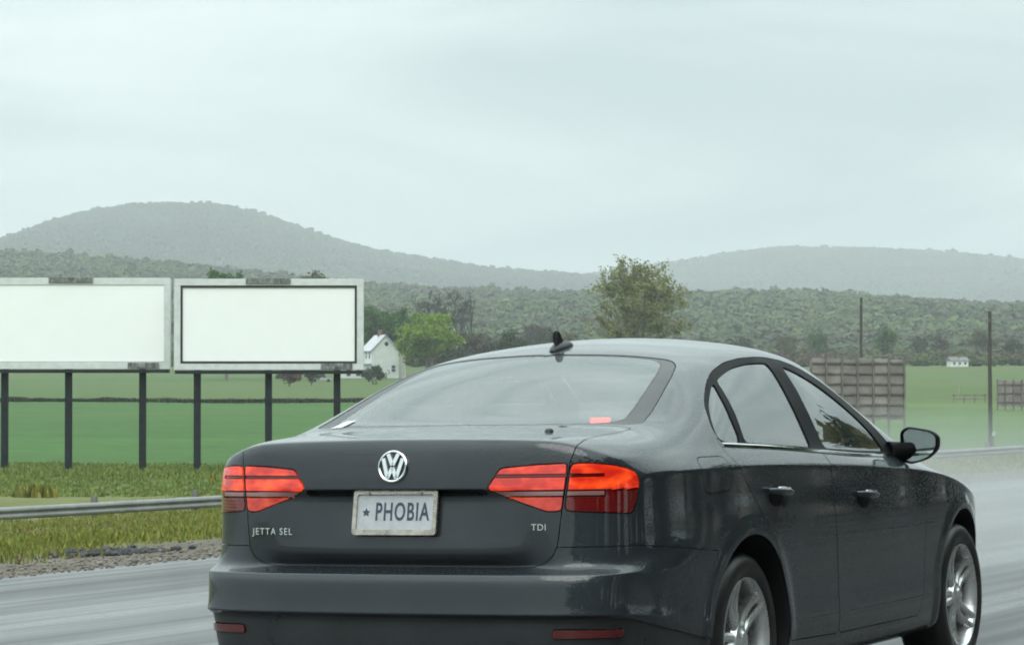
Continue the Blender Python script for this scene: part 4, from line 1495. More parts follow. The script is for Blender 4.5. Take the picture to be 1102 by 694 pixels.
def panel_skin():
    bm = bmesh.new()
    bm.from_mesh(MASTER)
    bmesh.ops.delete(bm, geom=[f for f in bm.faces if f.calc_center_median().y > 0], context='FACES')
    bm.normal_update()
    rear_ok = lambda c, n: c.x < .45 and c.z < 1.045
    corner_ok = lambda c, n: c.x < .55 and c.z < 1.02
    deck_ok = lambda c, n: c.x < .75 and c.z > 1.02 and n.z > .4
    jobs = [('side', circle2(WX_R, WZ, ARCH), lambda c, n: c.y < -.6), ('side', circle2(WX_F, WZ, ARCH), lambda c, n: c.y < -.6),
            ('side', DLO, side_ok)] + [('side', g, side_ok) for _, g in GW] + [
            ('side', DOOR_R, lambda c, n: c.y < -.7 and c.z < 1.06), ('side', DOOR_F, lambda c, n: c.y < -.7 and c.z < 1.06), ('side', FUEL, lambda c, n: c.y < -.7),
            ('corner', LIN, corner_ok), ('corner', LOUT, corner_ok),
            ('top', RW, lambda c, n: .5 < c.x < 1.5 and c.z > 1.0), ('top', RWG, lambda c, n: .5 < c.x < 1.5 and c.z > 1.0),
            ('top', WS, lambda c, n: 2.3 < c.x < 3.6 and c.z > .9),
            ('rear', LID_R, rear_ok), ('top', LID_T, deck_ok), ('rear', BROW, lambda c, n: c.x < .3),
            ('side', BUMP, lambda c, n: c.x < .9), ('side', VAL, lambda c, n: c.x < .9), ('corner', REFL, lambda c, n: c.x < .5 and c.z < .5),
            ('top', HOOD, lambda c, n: c.x > 3.2 and c.z > .6 and n.z > .3),
            ('nose', HEADL, lambda c, n: c.x > 3.9), ('rear', GRILLE, lambda c, n: c.x > 4.2), ('rear', INTAKE, lambda c, n: c.x > 4.2)]
    for z0, z1 in ((.870, .889), (.936, .942)):
        jobs.append(('corner', [(.30, z0), (.66, z0), (.66, z1), (.30, z1)], lambda c, n: c.x < .4 and .7 < c.z < 1.0))
    for how, poly, ok in jobs: cut(bm, how, poly, ok)
    names = ['body_shell']
    def idx(n):
        if n not in names: names.append(n)
        return names.index(n)
    lay = bm.faces.layers.int.new('part')
    kill = []
    P = {k: v[0] for k, v in PROJ.items()}
    for f in bm.faces:
        c = f.calc_center_median()
        n = f.normal
        sd, cr, tp, rr = P['side'](c), P['corner'](c), P['top'](c), P['rear'](c)
        t = 'body_shell'
        if c.y < -.6 and (math.hypot(c.x - WX_R, c.z - WZ) < ARCH or math.hypot(c.x - WX_F, c.z - WZ) < ARCH):
            kill.append(f); continue
        if c.x < .9 and inside(sd, VAL): t = 'lower_valance'
        elif c.x < .9 and inside(sd, BUMP) and not (c.x < .45 and inside(rr, LID_R)): t = 'rear_bumper'
        if c.x < .5 and c.z < .5 and inside(cr, REFL): t = 'bumper_reflector'
        if c.x < .45 and c.z < 1.03 and inside(rr, LID_R): t = 'trunk_lid'
        if c.x < .3 and inside(rr, BROW): t = 'brow_shade'
        if c.x < .75 and c.z >= 1.03 and inside(tp, LID_T): t = 'trunk_lid'
        if c.x < .55 and .7 < c.z < 1.02:
            for poly, nm in ((LIN, 'inner'), (LOUT, 'outer')):
                if inside(cr, poly):
                    if .870 < c.z < .889 and cr[0] < .66: t = nm + '_lamp_strip'
                    elif c.z > .889 and not (.936 < c.z < .942 and cr[0] < .66): t = nm + '_lamp_upper_lens'
                    elif .936 < c.z < .942: t = nm + '_lamp_divider'
                    else: t = nm + '_lamp_lower_lens'
        if c.y < -.7 and c.z < 1.06:
            if inside(sd, DOOR_R): t = 'rear_door'
            elif inside(sd, DOOR_F): t = 'front_door'
            elif inside(sd, FUEL): t = 'fuel_flap'
        if c.y < -.45 and inside(sd, DLO):
            t = 'window_trim'
            for nm, g in GW:
                if inside(sd, g): t = nm
        if .5 < c.x < 1.5 and c.z > 1.0 and inside(tp, RW): t = 'rear_window' if inside(tp, RWG) else 'rear_window_border'
        if 2.3 < c.x < 3.6 and c.z > .9 and inside(tp, WS): t = 'windshield'
        if c.x > 3.2 and c.z > .6 and n.z > .3 and inside(tp, HOOD): t = 'hood'
        if c.x > 3.9 and inside(P['nose'](c), HEADL): t = 'headlight'
        if c.x > 4.2 and inside(rr, GRILLE): t = 'grille'
        if c.x > 4.2 and inside(rr, INTAKE): t = 'lower_intake'
        f[lay] = idx(t)
    bmesh.ops.delete(bm, geom=kill, context='FACES')
    return bm, lay, names


def master_normals():
    vs = [v.co.copy() for v in MASTER.vertices]
    nr = [v.normal.copy() for v in MASTER.vertices]
    fs = [p.vertices[:] for p in MASTER.polygons]
    return BVHTree.FromPolygons(vs, fs), vs, nr, fs


BVH, MV, MN, MF = master_normals()


NC = {}


def skin_normal(p):
    key = (round(p.x, 5), round(abs(p.y), 5), round(p.z, 5))
    if key in NC:
        q = NC[key]
        return Vector((q.x, q.y if p.y < 0 else -q.y, q.z))
    loc, n, i, d = BVH.find_nearest(Vector((p.x, -abs(p.y), p.z)))
    out = Vector()
    for k in MF[i]:
        out += MN[k] / ((MV[k] - loc).length + 1e-4)
    out.normalize()
    NC[key] = out
    return Vector((out.x, out.y if p.y < 0 else -out.y, out.z))


def on_skin(origin, d):
    h = BVH.ray_cast(Vector(origin), Vector(d))
    return h[0], (skin_normal(h[0]) if h[0] else None)


def side_pt(x, z, off=0.0, sgn=-1):
    p, n = on_skin((x, -2, z), (0, 1, 0))
    p = p + n * off
    return Vector((p.x, -p.y * sgn if sgn > 0 else p.y, p.z)) if sgn > 0 else p


def rear_pt(y, z, off=0.0):
    p, n = on_skin((-1, y, z), (1, 0, 0))
    return p + n * off


def top_pt(x, y, off=0.0):
    p, n = on_skin((x, y, 3), (0, 0, -1))
    return p + n * off


def make_panel(name, faces, material, parent, gap=.002, depth=.014, sink=0.0, side=0, offset=(0, 0, 0)):
    """faces: list of right-half faces; side -1 right copy, +1 mirrored copy, 0 both halves welded"""
    bm = bmesh.new()
    vm = {}
    def vert(v, s):
        y = v.co.y
        if abs(y) < 1e-5: y = 0.0
        key = (v.index, s if y != 0 else 0)
        if key not in vm: vm[key] = bm.verts.new((v.co.x, y * s, v.co.z))
        return vm[key]
    sides = (1, -1) if side == 0 else ((1,) if side == -1 else (-1,))
    for s in sides:
        for f in faces:
            vs = [vert(v, s) for v in f.verts]
            if s == -1: vs = vs[::-1]
            try: bm.faces.new(vs)
            except ValueError: pass
    bm.normal_update()
    rim = bm.faces.layers.int.new('rim')
    bedges = [e for e in bm.edges if len(e.link_faces) == 1]
    bverts = {v for e in bedges for v in e.verts}
    push = {}
    for e in bedges:
        f = e.link_faces[0]
        a, b = e.verts
        t = (b.co - a.co)
        if t.length < 1e-7: continue
        t.normalize()
        d = f.normal.cross(t)
        if d.dot(f.calc_center_median() - (a.co + b.co) / 2) < 0: d = -d
        for v in (a, b): push.setdefault(v, Vector()).__iadd__(d * e.calc_length())
    nrm = {v: skin_normal(v.co) for v in bm.verts}
    for v, d in push.items():
        if d.length > 1e-7: v.co += d.normalized() * gap
    if sink:
        for v in bm.verts: v.co -= nrm[v] * sink
    if depth:
        r = bmesh.ops.extrude_edge_only(bm, edges=bedges)
        nv = [g for g in r['geom'] if isinstance(g, bmesh.types.BMVert)]
        for g in r['geom']:
            if isinstance(g, bmesh.types.BMFace): g[rim] = 1
        for v in nv:
            n = skin_normal(v.co)
            nrm[v] = n
            v.co -= n * depth
    bm.verts.index_update()
    norms = [None] * len(bm.verts)
    for v in bm.verts: norms[v.index] = nrm.get(v) or skin_normal(v.co)
    bm.normal_update()
    me = bpy.data.meshes.new(name)
    rims = [f[rim] for f in bm.faces]
    bm.to_mesh(me)
    bm.free()
    me.polygons.foreach_set('use_smooth', [True] * len(me.polygons))
    ln = []
    for p in me.polygons:
        for li in p.loop_indices:
            ln.append(tuple(p.normal) if rims[p.index] else tuple(norms[me.loops[li].vertex_index]))
    me.normals_split_custom_set(ln)
    me.materials.append(material)
    return link(name, me, None, parent)


# ------------------------------------------------------------------ car materials
def paint_mat():
    m = mat('car_paint', (.024, .028, .033), .45, 0.0, spec=.05, coat=1.0, coat_rough=.03)
    n, l = m.node_tree.nodes, m.node_tree.links
    b = n['Principled BSDF']
    tc = n.new('ShaderNodeTexCoord')
    nz = n.new('ShaderNodeTexNoise'); nz.inputs['Scale'].default_value = 6; nz.inputs['Detail'].default_value = 8
    nz.inputs['Roughness'].default_value = .65
    mp = n.new('ShaderNodeMapping'); mp.inputs['Scale'].default_value = (1, 1, .55)
    l.new(tc.outputs['Object'], mp.inputs['Vector']); l.new(mp.outputs['Vector'], nz.inputs['Vector'])
    mr = n.new('ShaderNodeMapRange')
    mr.inputs['From Min'].default_value = .35; mr.inputs['From Max'].default_value = .7
    mr.inputs['To Min'].default_value = .025; mr.inputs['To Max'].default_value = .11
    l.new(nz.outputs['Fac'], mr.inputs['Value']); l.new(mr.outputs['Result'], b.inputs['Coat Roughness'])
    # rain drops on the clear coat
    vo = n.new('ShaderNodeTexVoronoi'); vo.inputs['Scale'].default_value = 120
    l.new(tc.outputs['Object'], vo.inputs['Vector'])
    dr = n.new('ShaderNodeMapRange')
    dr.inputs['From Min'].default_value = .0; dr.inputs['From Max'].default_value = .33
    dr.inputs['To Min'].default_value = 1; dr.inputs['To Max'].default_value = 0
    l.new(vo.outputs['Distance'], dr.inputs['Value'])
    bp = n.new('ShaderNodeBump'); bp.inputs['Strength'].default_value = .22; bp.inputs['Distance'].default_value = .004
    l.new(dr.outputs['Result'], bp.inputs['Height']); l.new(bp.outputs['Normal'], b.inputs['Coat Normal'])
    # road film
    n2 = n.new('ShaderNodeTexNoise'); n2.inputs['Scale'].default_value = 2.2; n2.inputs['Detail'].default_value = 9
    l.new(tc.outputs['Object'], n2.inputs['Vector'])
    rp = n.new('ShaderNodeValToRGB')
    rp.color_ramp.elements[0].position = .4; rp.color_ramp.elements[0].color = (.022, .0265, .032, 1)
    rp.color_ramp.elements[1].position = .75; rp.color_ramp.elements[1].color = (.033, .039, .045, 1)
    l.new(n2.outputs['Fac'], rp.inputs['Fac']); l.new(rp.outputs['Color'], b.inputs['Base Color'])
    return m


def lens_mat(name, color, emit, strength, rib=0.0):
    """moulded lamp lens: coloured, glossy, lit unevenly from the bulbs behind it"""
    m = mat(name, color, .12, coat=1.0, coat_rough=.02)
    n, l = m.node_tree.nodes, m.node_tree.links
    b = n['Principled BSDF']
    if strength:
        tc = n.new('ShaderNodeTexCoord')
        nz = n.new('ShaderNodeTexNoise'); nz.inputs['Scale'].default_value = 13; nz.inputs['Detail'].default_value = 2
        mp = n.new('ShaderNodeMapping'); mp.inputs['Scale'].default_value = (1, 1, 1.8)
        l.new(tc.outputs['Object'], mp.inputs['Vector']); l.new(mp.outputs['Vector'], nz.inputs['Vector'])
        mr = n.new('ShaderNodeMapRange')
        mr.inputs['From Min'].default_value = .35; mr.inputs['From Max'].default_value = .75
        mr.inputs['To Min'].default_value = strength * .45; mr.inputs['To Max'].default_value = strength * 1.6
        l.new(nz.outputs['Fac'], mr.inputs['Value'])
        er = n.new('ShaderNodeValToRGB')
        er.color_ramp.elements[0].position = .42; er.color_ramp.elements[0].color = (*emit, 1)
        er.color_ramp.elements[1].position = .72; er.color_ramp.elements[1].color = (1.0, emit[1] * 3.4, emit[2] * 1.6, 1)
        l.new(nz.outputs['Fac'], er.inputs['Fac']); l.new(er.outputs['Color'], b.inputs['Emission Color'])
        l.new(mr.outputs['Result'], b.inputs['Emission Strength'])
    tc2 = n.new('ShaderNodeTexCoord')
    wv = n.new('ShaderNodeTexWave'); wv.inputs['Scale'].default_value = 28; wv.bands_direction = 'Z'
    l.new(tc2.outputs['Object'], wv.inputs['Vector'])
    bp = n.new('ShaderNodeBump'); bp.inputs['Strength'].default_value = .10; bp.inputs['Distance'].default_value = .002
    l.new(wv.outputs['Fac'], bp.inputs['Height']); l.new(bp.outputs['Normal'], b.inputs['Normal'])
    return m


M_PAINT = paint_mat()
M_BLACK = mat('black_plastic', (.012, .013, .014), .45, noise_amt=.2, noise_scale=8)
M_GLOSSB = mat('gloss_black_trim', (.006, .0065, .007), .5, spec=.06, noise_amt=.1, noise_scale=5, rough_var=.06)
M_RUBBER = mat('tyre_rubber', (.016, .016, .016), .42, bump=.3, bump_scale=90, bump_dist=.004, rough_var=.12, noise_scale=9)
M_CHROME = mat('chrome', (.78, .80, .80), .10, 1.0, rough_var=.05, noise_scale=12)
M_ALLOY = mat('alloy', (.70, .71, .71), .28, .8, rough_var=.1, noise_scale=10, bump=.05, bump_scale=60)
M_DISC = mat('brake_steel', (.16, .16, .15), .4, .8, rough_var=.1, noise_scale=20)
M_GLASS = glass_mat('window_glass', (.82, .90, .89), 2.3, .008, .02)
M_RGLASS = glass_mat('rear_glass', (.88, .95, .94), 1.75, .015, .09)
M_FRIT = mat('black_glass_border', (.020, .018, .019), .30, spec=.4, rough_var=.05, noise_scale=6)
M_LINING = mat('lining', (.035, .037, .036), .9, noise_amt=.15, noise_scale=14)
M_SEAT = mat('seat_fabric', (.05, .05, .049), .85, noise_amt=.2, noise_scale=25, bump=.2, bump_scale=120, bump_dist=.003)
M_LENS = lens_mat('lit_red_lens', (.34, .010, .006), (1.0, .036, .010), .60)
M_LENSD = lens_mat('dark_red_lens', (.13, .004, .005), None, 0)
M_LENSM = lens_mat('dim_red_lens', (.30, .010, .006), (1.0, .04, .012), .30)
M_STRIP = lens_mat('clear_lamp_strip', (.27, .13, .12), None, 0)
M_REFLECT = lens_mat('red_reflector', (.085, .005, .004), None, 0)

# ------------------------------------------------------------------ the sedan
car = empty('sedan', (0, -.014, -.009))
CAR_ROLL = -.018
tag(car, 'dark grey wet four-door sedan seen from behind, plate reading PHOBIA, tail lamps lit', 'car')
SK, SKL, SKN = panel_skin()
SK.verts.index_update()
by = {}
for f in SK.faces: by.setdefault(SKN[f[SKL]], []).append(f)
flap = by.pop('fuel_flap')
# the flap is cut on the right side only
body_faces = by.pop('body_shell')


for nm, fs in by.items():
    if nm in ('rear_door', 'front_door'):
        for s in (-1, 1):
            o = make_panel(nm, fs, M_PAINT, car, side=s)
            o['label'] = 'dark grey ' + nm.replace('_', ' ') + (' on the right side' if s < 0 else ' on the left side')
            if s < 0: globals()['P_' + nm + '_r'] = o
            else: globals()['P_' + nm + '_l'] = o
    elif nm in ('quarter_window', 'rear_door_window', 'front_door_window'):
        for s in (-1, 1): make_panel(nm, fs, M_GLASS, car, gap=.0, depth=0, sink=.006, side=s)
    elif nm == 'window_trim':
        for s in (-1, 1): make_panel(nm, fs, M_GLOSSB, car, gap=.001, depth=.012, sink=.0015, side=s)
    elif nm == 'rear_window': make_panel(nm, fs, M_RGLASS, car, gap=0, depth=0, sink=.002)
    elif nm == 'rear_window_border': make_panel(nm, fs, M_FRIT, car, gap=.002, depth=.012, sink=.002)
    elif nm == 'windshield': make_panel(nm, fs, M_GLASS, car, gap=0, depth=.01, sink=.004)
    elif nm == 'trunk_lid': trunk = make_panel(nm, fs, M_PAINT, car, gap=.0022, depth=.02)
    elif nm == 'hood': make_panel(nm, fs, M_PAINT, car)
    elif nm == 'rear_bumper': bumper = make_panel(nm, fs, M_PAINT, car, gap=.0012, depth=.02)
    elif nm == 'lower_valance': make_panel(nm, fs, mat('valance_grey', (.026, .029, .032), .35, spec=.45, noise_amt=.2, noise_scale=6, rough_var=.1), car, gap=.001, depth=.02, sink=.004)
    elif nm in ('grille', 'lower_intake'): make_panel(nm, fs, M_BLACK, car, gap=.002, depth=.02, sink=.012)
    elif nm == 'headlight':
        for s in (-1, 1): make_panel(nm, fs, glass_mat('headlight_cover', (.7, .72, .72), 1.6, .02, .5), car, gap=.002, depth=.02, side=s)
    elif nm == 'bumper_reflector':
        for s in (-1, 1): make_panel(nm, fs, M_REFLECT, car, gap=.002, depth=.012, sink=-.003, side=s)
for s in (-1, 1):
    for nm in ('inner', 'outer'):
        root = make_panel('tail_lamp', by[nm + '_lamp_upper_lens'], M_LENS, car, gap=.0032, depth=.02, sink=-.002, side=s)
        root['label'] = ('lit red tail lamp on the ' + ('trunk lid' if nm == 'inner' else 'rear quarter') + (', right side' if s < 0 else ', left side'))
        make_panel('clear_strip', by[nm + '_lamp_strip'], M_STRIP, root, gap=.0026, depth=.016, sink=-.001, side=s)
        make_panel('lower_lens', by[nm + '_lamp_lower_lens'], M_LENSM if nm == 'inner' else M_LENSD, root, gap=.0030, depth=.02, sink=-.001, side=s)
        make_panel('divider', by[nm + '_lamp_divider'], M_LENSD, root, gap=0, depth=.004, sink=.003, side=s)
        # black housing seen in the joints round the lenses
        allf = [f for k in ('upper_lens', 'strip', 'lower_lens', 'divider') for f in by[nm + '_lamp_' + k]]
        make_panel('lamp_housing', allf, M_BLACK, root, gap=-.003, depth=0, sink=.012, side=s)
make_panel('dark_recess', by['brow_shade'], M_BLACK, trunk, gap=-.004, depth=.0, sink=.020)  # black strip deepens the brow's shadow line between the lamps; shade put in colour
flap_o = make_panel('fuel_flap', flap, M_PAINT, car, gap=.0016, side=-1)


def shell():
    """body shell: right half without the flap opening welded to the left half with it"""
    bmf = body_faces
    a = make_panel('body_shell', bmf, M_PAINT, car, gap=.0018, depth=.02, side=0)
    return a


body = shell()
make_panel('fuel_side_panel', flap, M_PAINT, car, gap=-.003, depth=0, side=1, sink=.0004)
# dark sheet behind every panel joint, and the cabin lining
inner = [f for k, fs in by.items() if k in ('trunk_lid', 'rear_bumper', 'rear_door', 'front_door', 'hood', 'lower_valance') for f in fs] + body_faces + flap
make_panel('inner_lining', inner, M_LINING, car, gap=0, depth=0, sink=.022)

# chrome moulding under the side windows
for s in (-1, 1):
    b = MB()
    pts = []
    for i in range(41):
        x = 1.035 + (2.985 - 1.035) * i / 40
        z = spl([1.039, 1.493, 1.982, 2.519, 3.0], [1.0235, 1.0065, .9825, .9565, .9445], x)
        p, n = on_skin((x, -2, z), (0, 1, 0))
        pts.append((p, n))
    rows = []
    for p, n in pts:
        up = Vector((1, 0, 0)).cross(n).normalized()
        if up.z < 0: up = -up
        ring = [p + n * -.004 - up * .009, p + n * .004 - up * .008, p + n * .007, p + n * .004 + up * .008, p + n * -.004 + up * .009]
        rows.append([b.bm.verts.new((q.x, q.y * (-s), q.z)) for q in ring])
    for A, B in zip(rows, rows[1:]):
        for k in range(4): b.bm.faces.new((A[k], A[k + 1], B[k + 1], B[k]))
    b.bm.faces.new(rows[0]); b.bm.faces.new(rows[-1])
    b.build('chrome_moulding', M_CHROME, car, smooth=True)

# door handles: dished cup behind a bar
for s in (-1, 1):
    for x0, z0, dn in ((1.43, .838, 'rear_door'), (2.405, .797, 'front_door')):
        door = globals()['P_' + dn + ('_r' if s < 0 else '_l')]
        p, n = on_skin((x0, -2, z0), (0, 1, 0))
        b = MB()
        N = 22
        cup = []
        for rr, dd in ((1.0, .0015), (.9, .003), (.7, .0035), (.01, .004)):
            cup.append([b.bm.verts.new((p.x - .005 + .080 * rr * math.cos(a), (p.y - dd) * -s, p.z - .010 + .038 * rr * math.sin(a))) for a in [2 * math.pi * k / N for k in range(N)]])
        for A, B in zip(cup, cup[1:]):
            for k in range(N): b.bm.faces.new((A[k], A[(k + 1) % N], B[(k + 1) % N], B[k]))
        hb = b.build('dark_recess', M_GLOSSB, door, smooth=True)
        b = MB()
        pts, rad = [], []
        for i in range(13):
            t = i / 12
            bow = math.sin(math.pi * t)
            pts.append((p.x - .105 + .20 * t, (p.y - .006 - .030 * min(1, bow * 1.7)) * -s, p.z + .006 - .012 * (t - .5)))
            rad.append(.010 + .006 * bow)
        b.tube(pts, rad, 10)
        h = b.build('door_handle', M_PAINT, door, smooth=True, angle=60)
        b = MB()
        b.tube([(q[0], q[1], q[2] + r * .95) for q, r in zip(pts[2:11], rad[2:11])], [.004] * 9, 6)
        b.build('handle_chrome', M_CHROME, door, smooth=True)

# wheels
def wheel(x, s):
    w = empty('wheel', (x, 0, WZ), parent=car)
    yo = .868                     # outer face of the tyre
    def Y(d): return (yo - d) * s
    b = MB()
    b.lathe([(.228, Y(.016)), (.236, Y(.006)), (.262, Y(-.003)), (.29, Y(.004)), (.308, Y(.018)), (.316, Y(.036)), (WHEEL_R, Y(.06)), (WHEEL_R, Y(.16)),
             (.314, Y(.19)), (.29, Y(.21)), (.25, Y(.215)), (.228, Y(.20))], (0, 0, 0), 'y', 64)
    b.build('tyre', M_RUBBER, w, smooth=True)
    b = MB()
    b.lathe([(.20, Y(.20)), (.205, Y(.06)), (.210, Y(.03)), (.217, Y(.014)), (.224, Y(.006)), (.229, Y(.008)), (.228, Y(.02))], (0, 0, 0), 'y', 64)
    b.build('rim', M_ALLOY, w, smooth=True)
    for k in range(5):
        for q in (-1, 1):
            a0 = k * 2 * math.pi / 5 + math.pi / 2 + .35
            b = MB()
            ps = []
            for i in range(7):
                t = i / 6
                r = .045 + (.219 - .045) * t
                a = a0 + q * (.30 - .05 * t) * (.5 + .5 * (1 - t)) * .9
                wd = .019 - .004 * t
                dep = .030 - .022 * t * t + .012 * math.sin(math.pi * t)
                c = Vector((r * math.cos(a), 0, r * math.sin(a)))
                tn = Vector((-math.sin(a), 0, math.cos(a)))
                ps.append([b.bm.verts.new((v.x, Y(dd), v.z)) for v, dd in ((c - tn * wd, dep + .008), (c - tn * wd * .45, dep), (c + tn * wd * .45, dep), (c + tn * wd, dep + .008), (c + tn * wd * .8, dep + .04), (c - tn * wd * .8, dep + .04))])
            for A, B in zip(ps, ps[1:]):
                for j in range(6): b.bm.faces.new((A[j], A[(j + 1) % 6], B[(j + 1) % 6], B[j]))
            b.bm.faces.new(ps[0]); b.bm.faces.new(ps[-1])
            b.build('spoke', M_ALLOY, w, smooth=True, angle=35)
    b = MB()
    b.lathe([(.001, Y(.014)), (.030, Y(.016)), (.036, Y(.024)), (.056, Y(.03)), (.064, Y(.05)), (.05, Y(.08))], (0, 0, 0), 'y', 32)
    b.build('hub_cap', M_ALLOY, w, smooth=True)
    b = MB()
    b.lathe([(.02, Y(.085)), (.14, Y(.085)), (.143, Y(.09)), (.143, Y(.105)), (.02, Y(.105))], (0, 0, 0), 'y', 40)
    b.build('brake_disc', M_DISC, w, smooth=True)
    # arch liner
    b = MB()
    seg = 36
    rows = []
    for r, y in ((ARCH - .004, .872), (ARCH - .01, .60), (.05, .60)):
        ring = []
        for i in range(seg + 1):
            t = math.pi * 1.12 * i / seg - math.pi * .06
            yy = y
            if y > .8:
                h = BVH.ray_cast(Vector((x + (r + .012) * math.cos(t), -2, max(WZ + (r + .012) * math.sin(t), .24))), Vector((0, 1, 0)))[0]
                if h: yy = -h.y - .008
            ring.append(b.bm.verts.new((r * math.cos(t), yy * s, max(r * math.sin(t), -.12))))
        rows.append(ring)
    for A, B in zip(rows, rows[1:]):
        for i in range(seg): b.bm.faces.new((A[i], A[i + 1], B[i + 1], B[i]))
    l = b.build('wheel_arch_liner', M_BLACK, car, smooth=True)
    l.location = (x, 0, WZ)
    return w


for x in (WX_R, WX_F):
    for s in (-1, 1): wheel(x, s)

# underbody
MB().box((.30, -.60, .17), (4.4, .60, .24), .02).box((.65, -.60, .24), (4.2, .60, .30), .02).build('underbody', M_BLACK, car)

# door mirrors
for s in (-1, 1):
    b = MB()
    prof = round_poly([(.0, -.062), (.0, .060), (.030, .078), (.125, .062), (.158, .040), (.155, -.018), (.11, -.058), (.04, -.076)], .03, 4)
    base = Vector((3.02, .838, .985))
    secs = [(.012, .90), (-.002, .97), (.0, 1.0), (.02, 1.03), (.05, 1.0), (.085, .88), (.112, .66), (.125, .35)]
    rows = []
    cy, cz = .09, 0.0
    for dx, sc in secs:
        rows.append([b.bm.verts.new((base.x + dx + .10 * (y - .09) * -.35, (base.y + cy + (y - cy) * sc) * s, base.z + cz + (z - cz) * sc)) for y, z in prof])
    n = len(prof)
    for A, B in zip(rows, rows[1:]):
        for i in range(n): b.bm.faces.new((A[i], A[(i + 1) % n], B[(i + 1) % n], B[i]))
    b.bm.faces.new(rows[-1])
    mir = b.build('door_mirror', M_GLOSSB, car, smooth=True, angle=50)
    b = MB()
    gl = [b.bm.verts.new((base.x + .014 + .10 * (y - .09) * -.35, (base.y + cy + (y - cy) * .91) * s, base.z + (z) * .91)) for y, z in prof]
    b.bm.faces.new(gl)
    b.build('mirror_glass', mat('mirror_silver', (.55, .62, .60), .03, 1.0, rough_var=.01, noise_scale=4), mir)
    b = MB()
    b.tube([(3.00, .795 * s, .955), (3.025, .82 * s, .957), (3.045, .85 * s, .962), (3.06, .89 * s, .975)], [.050, .046, .040, .032], 12)
    b.build('mirror_foot', M_GLOSSB, mir, smooth=True)

# roof antenna: swept base with a short upright fin
b = MB()
p = top_pt(1.47, 0)
rows = []
for x, w, h in ((-.085, .004, .012), (-.07, .018, .020), (-.03, .030, .028), (.02, .034, .030), (.06, .026, .022), (.085, .010, .008), (.09, .003, .0)):
    zb = top_pt(p.x + x, 0).z - .004
    rows.append([b.bm.verts.new((p.x + x, w * math.cos(t), zb + h * math.sin(t) ** .8 if math.sin(t) > 0 else zb)) for t in [math.pi * i / 10 for i in range(11)]])
for A, B in zip(rows, rows[1:]):
    for i in range(10): b.bm.faces.new((A[i], A[i + 1], B[i + 1], B[i]))
ant = b.build('roof_antenna', M_BLACK, car, smooth=True)
b = MB()
b.prism([(p.x - .050, -.009, p.z + .012), (p.x + .03, -.009, p.z + .016), (p.x - .012, -.009, p.z + .036), (p.x - .020, -.009, p.z + .058), (p.x - .042, -.009, p.z + .068), (p.x - .056, -.009, p.z + .060), (p.x - .050, -.009, p.z + .04)], (0, .018, 0))
bmesh.ops.bevel(b.bm, geom=b.bm.edges[:], offset=.0035, segments=2, affect='EDGES')
b.build('antenna_fin', M_BLACK, ant, smooth=True)

# emblem, badges and plate
def text_mesh(txt, size, depth, spacing=1.0, bold=0.0):
    cu = bpy.data.curves.new('lettering', 'FONT')
    cu.body = txt; cu.size = size; cu.extrude = depth; cu.align_x = 'CENTER'; cu.align_y = 'CENTER'
    cu.space_character = spacing; cu.offset = bold; cu.resolution_u = 4
    o = bpy.data.objects.new('lettering', cu)
    COL.objects.link(o)
    dg = bpy.context.evaluated_depsgraph_get()
    me = bpy.data.meshes.new_from_object(o.evaluated_get(dg))
    bpy.data.objects.remove(o)
    return me


def rear_frame(y, z, off):
    """matrix: local x to the viewer's right, local y up the panel, local z out of the car"""
    p, n = on_skin((-1, y, z), (1, 0, 0))
    up = (Vector((0, 0, 1)) - n * n.z).normalized()
    rt = up.cross(n)
    return Matrix(((rt.x, up.x, n.x, p.x + n.x * off), (rt.y, up.y, n.y, p.y + n.y * off), (rt.z, up.z, n.z, p.z + n.z * off), (0, 0, 0, 1)))


fr = rear_frame(0, .973, .003)
R = .0555
b = MB().lathe([(.0005, 0), (R * .98, 0), (R * .98, -.004)], (0, 0, 0), 'z', 40)
em = b.build('emblem', mat('emblem_ground', (.05, .055, .06), .2, .6, noise_amt=.1), trunk)
em.matrix_world = fr
b = MB().lathe([(R * .84, .0), (R * .86, .005), (R * .93, .007), (R, .005), (R * 1.01, -.004)], (0, 0, 0), 'z', 48)
b.build('emblem_ring', M_CHROME, em, smooth=True)
def bars(paths, w, h):
    b = MB()
    for path in paths:
        for (x0, y0), (x1, y1) in zip(path, path[1:]):
            d = Vector((x1 - x0, y1 - y0, 0)).normalized(); q = Vector((-d.y, d.x, 0)) * w / 2
            a, c = Vector((x0, y0, .0005)), Vector((x1, y1, .0005))
            b.prism([a - q, c - q, c + q, a + q], (0, 0, h))
    return b
S = R * .86
bars([[(-.40 * S, .90 * S), (-.02 * S, .10 * S)], [(.40 * S, .90 * S), (.02 * S, .10 * S)]], .0135, .006).build('emblem_upper_letter', M_CHROME, em)
bars([[(-.78 * S, .58 * S), (-.34 * S, -.86 * S)], [(-.36 * S, -.86 * S), (-.0 * S, -.08 * S)], [(.36 * S, -.86 * S), (.0 * S, -.08 * S)], [(.78 * S, .58 * S), (.34 * S, -.86 * S)]], .0135, .0055).build('emblem_lower_letter', M_CHROME, em)

for txt, y, z, size, sp in (('JETTA SEL', .475, .741, .033, 1.22), ('TDI', -.545, .757, .031, 1.1)):
    me = text_mesh(txt, size, .0016, sp, .0)
    me.materials.append(M_CHROME)
    o = link('badge_lettering', me, None, trunk)
    o.matrix_world = rear_frame(y, z, .0025)

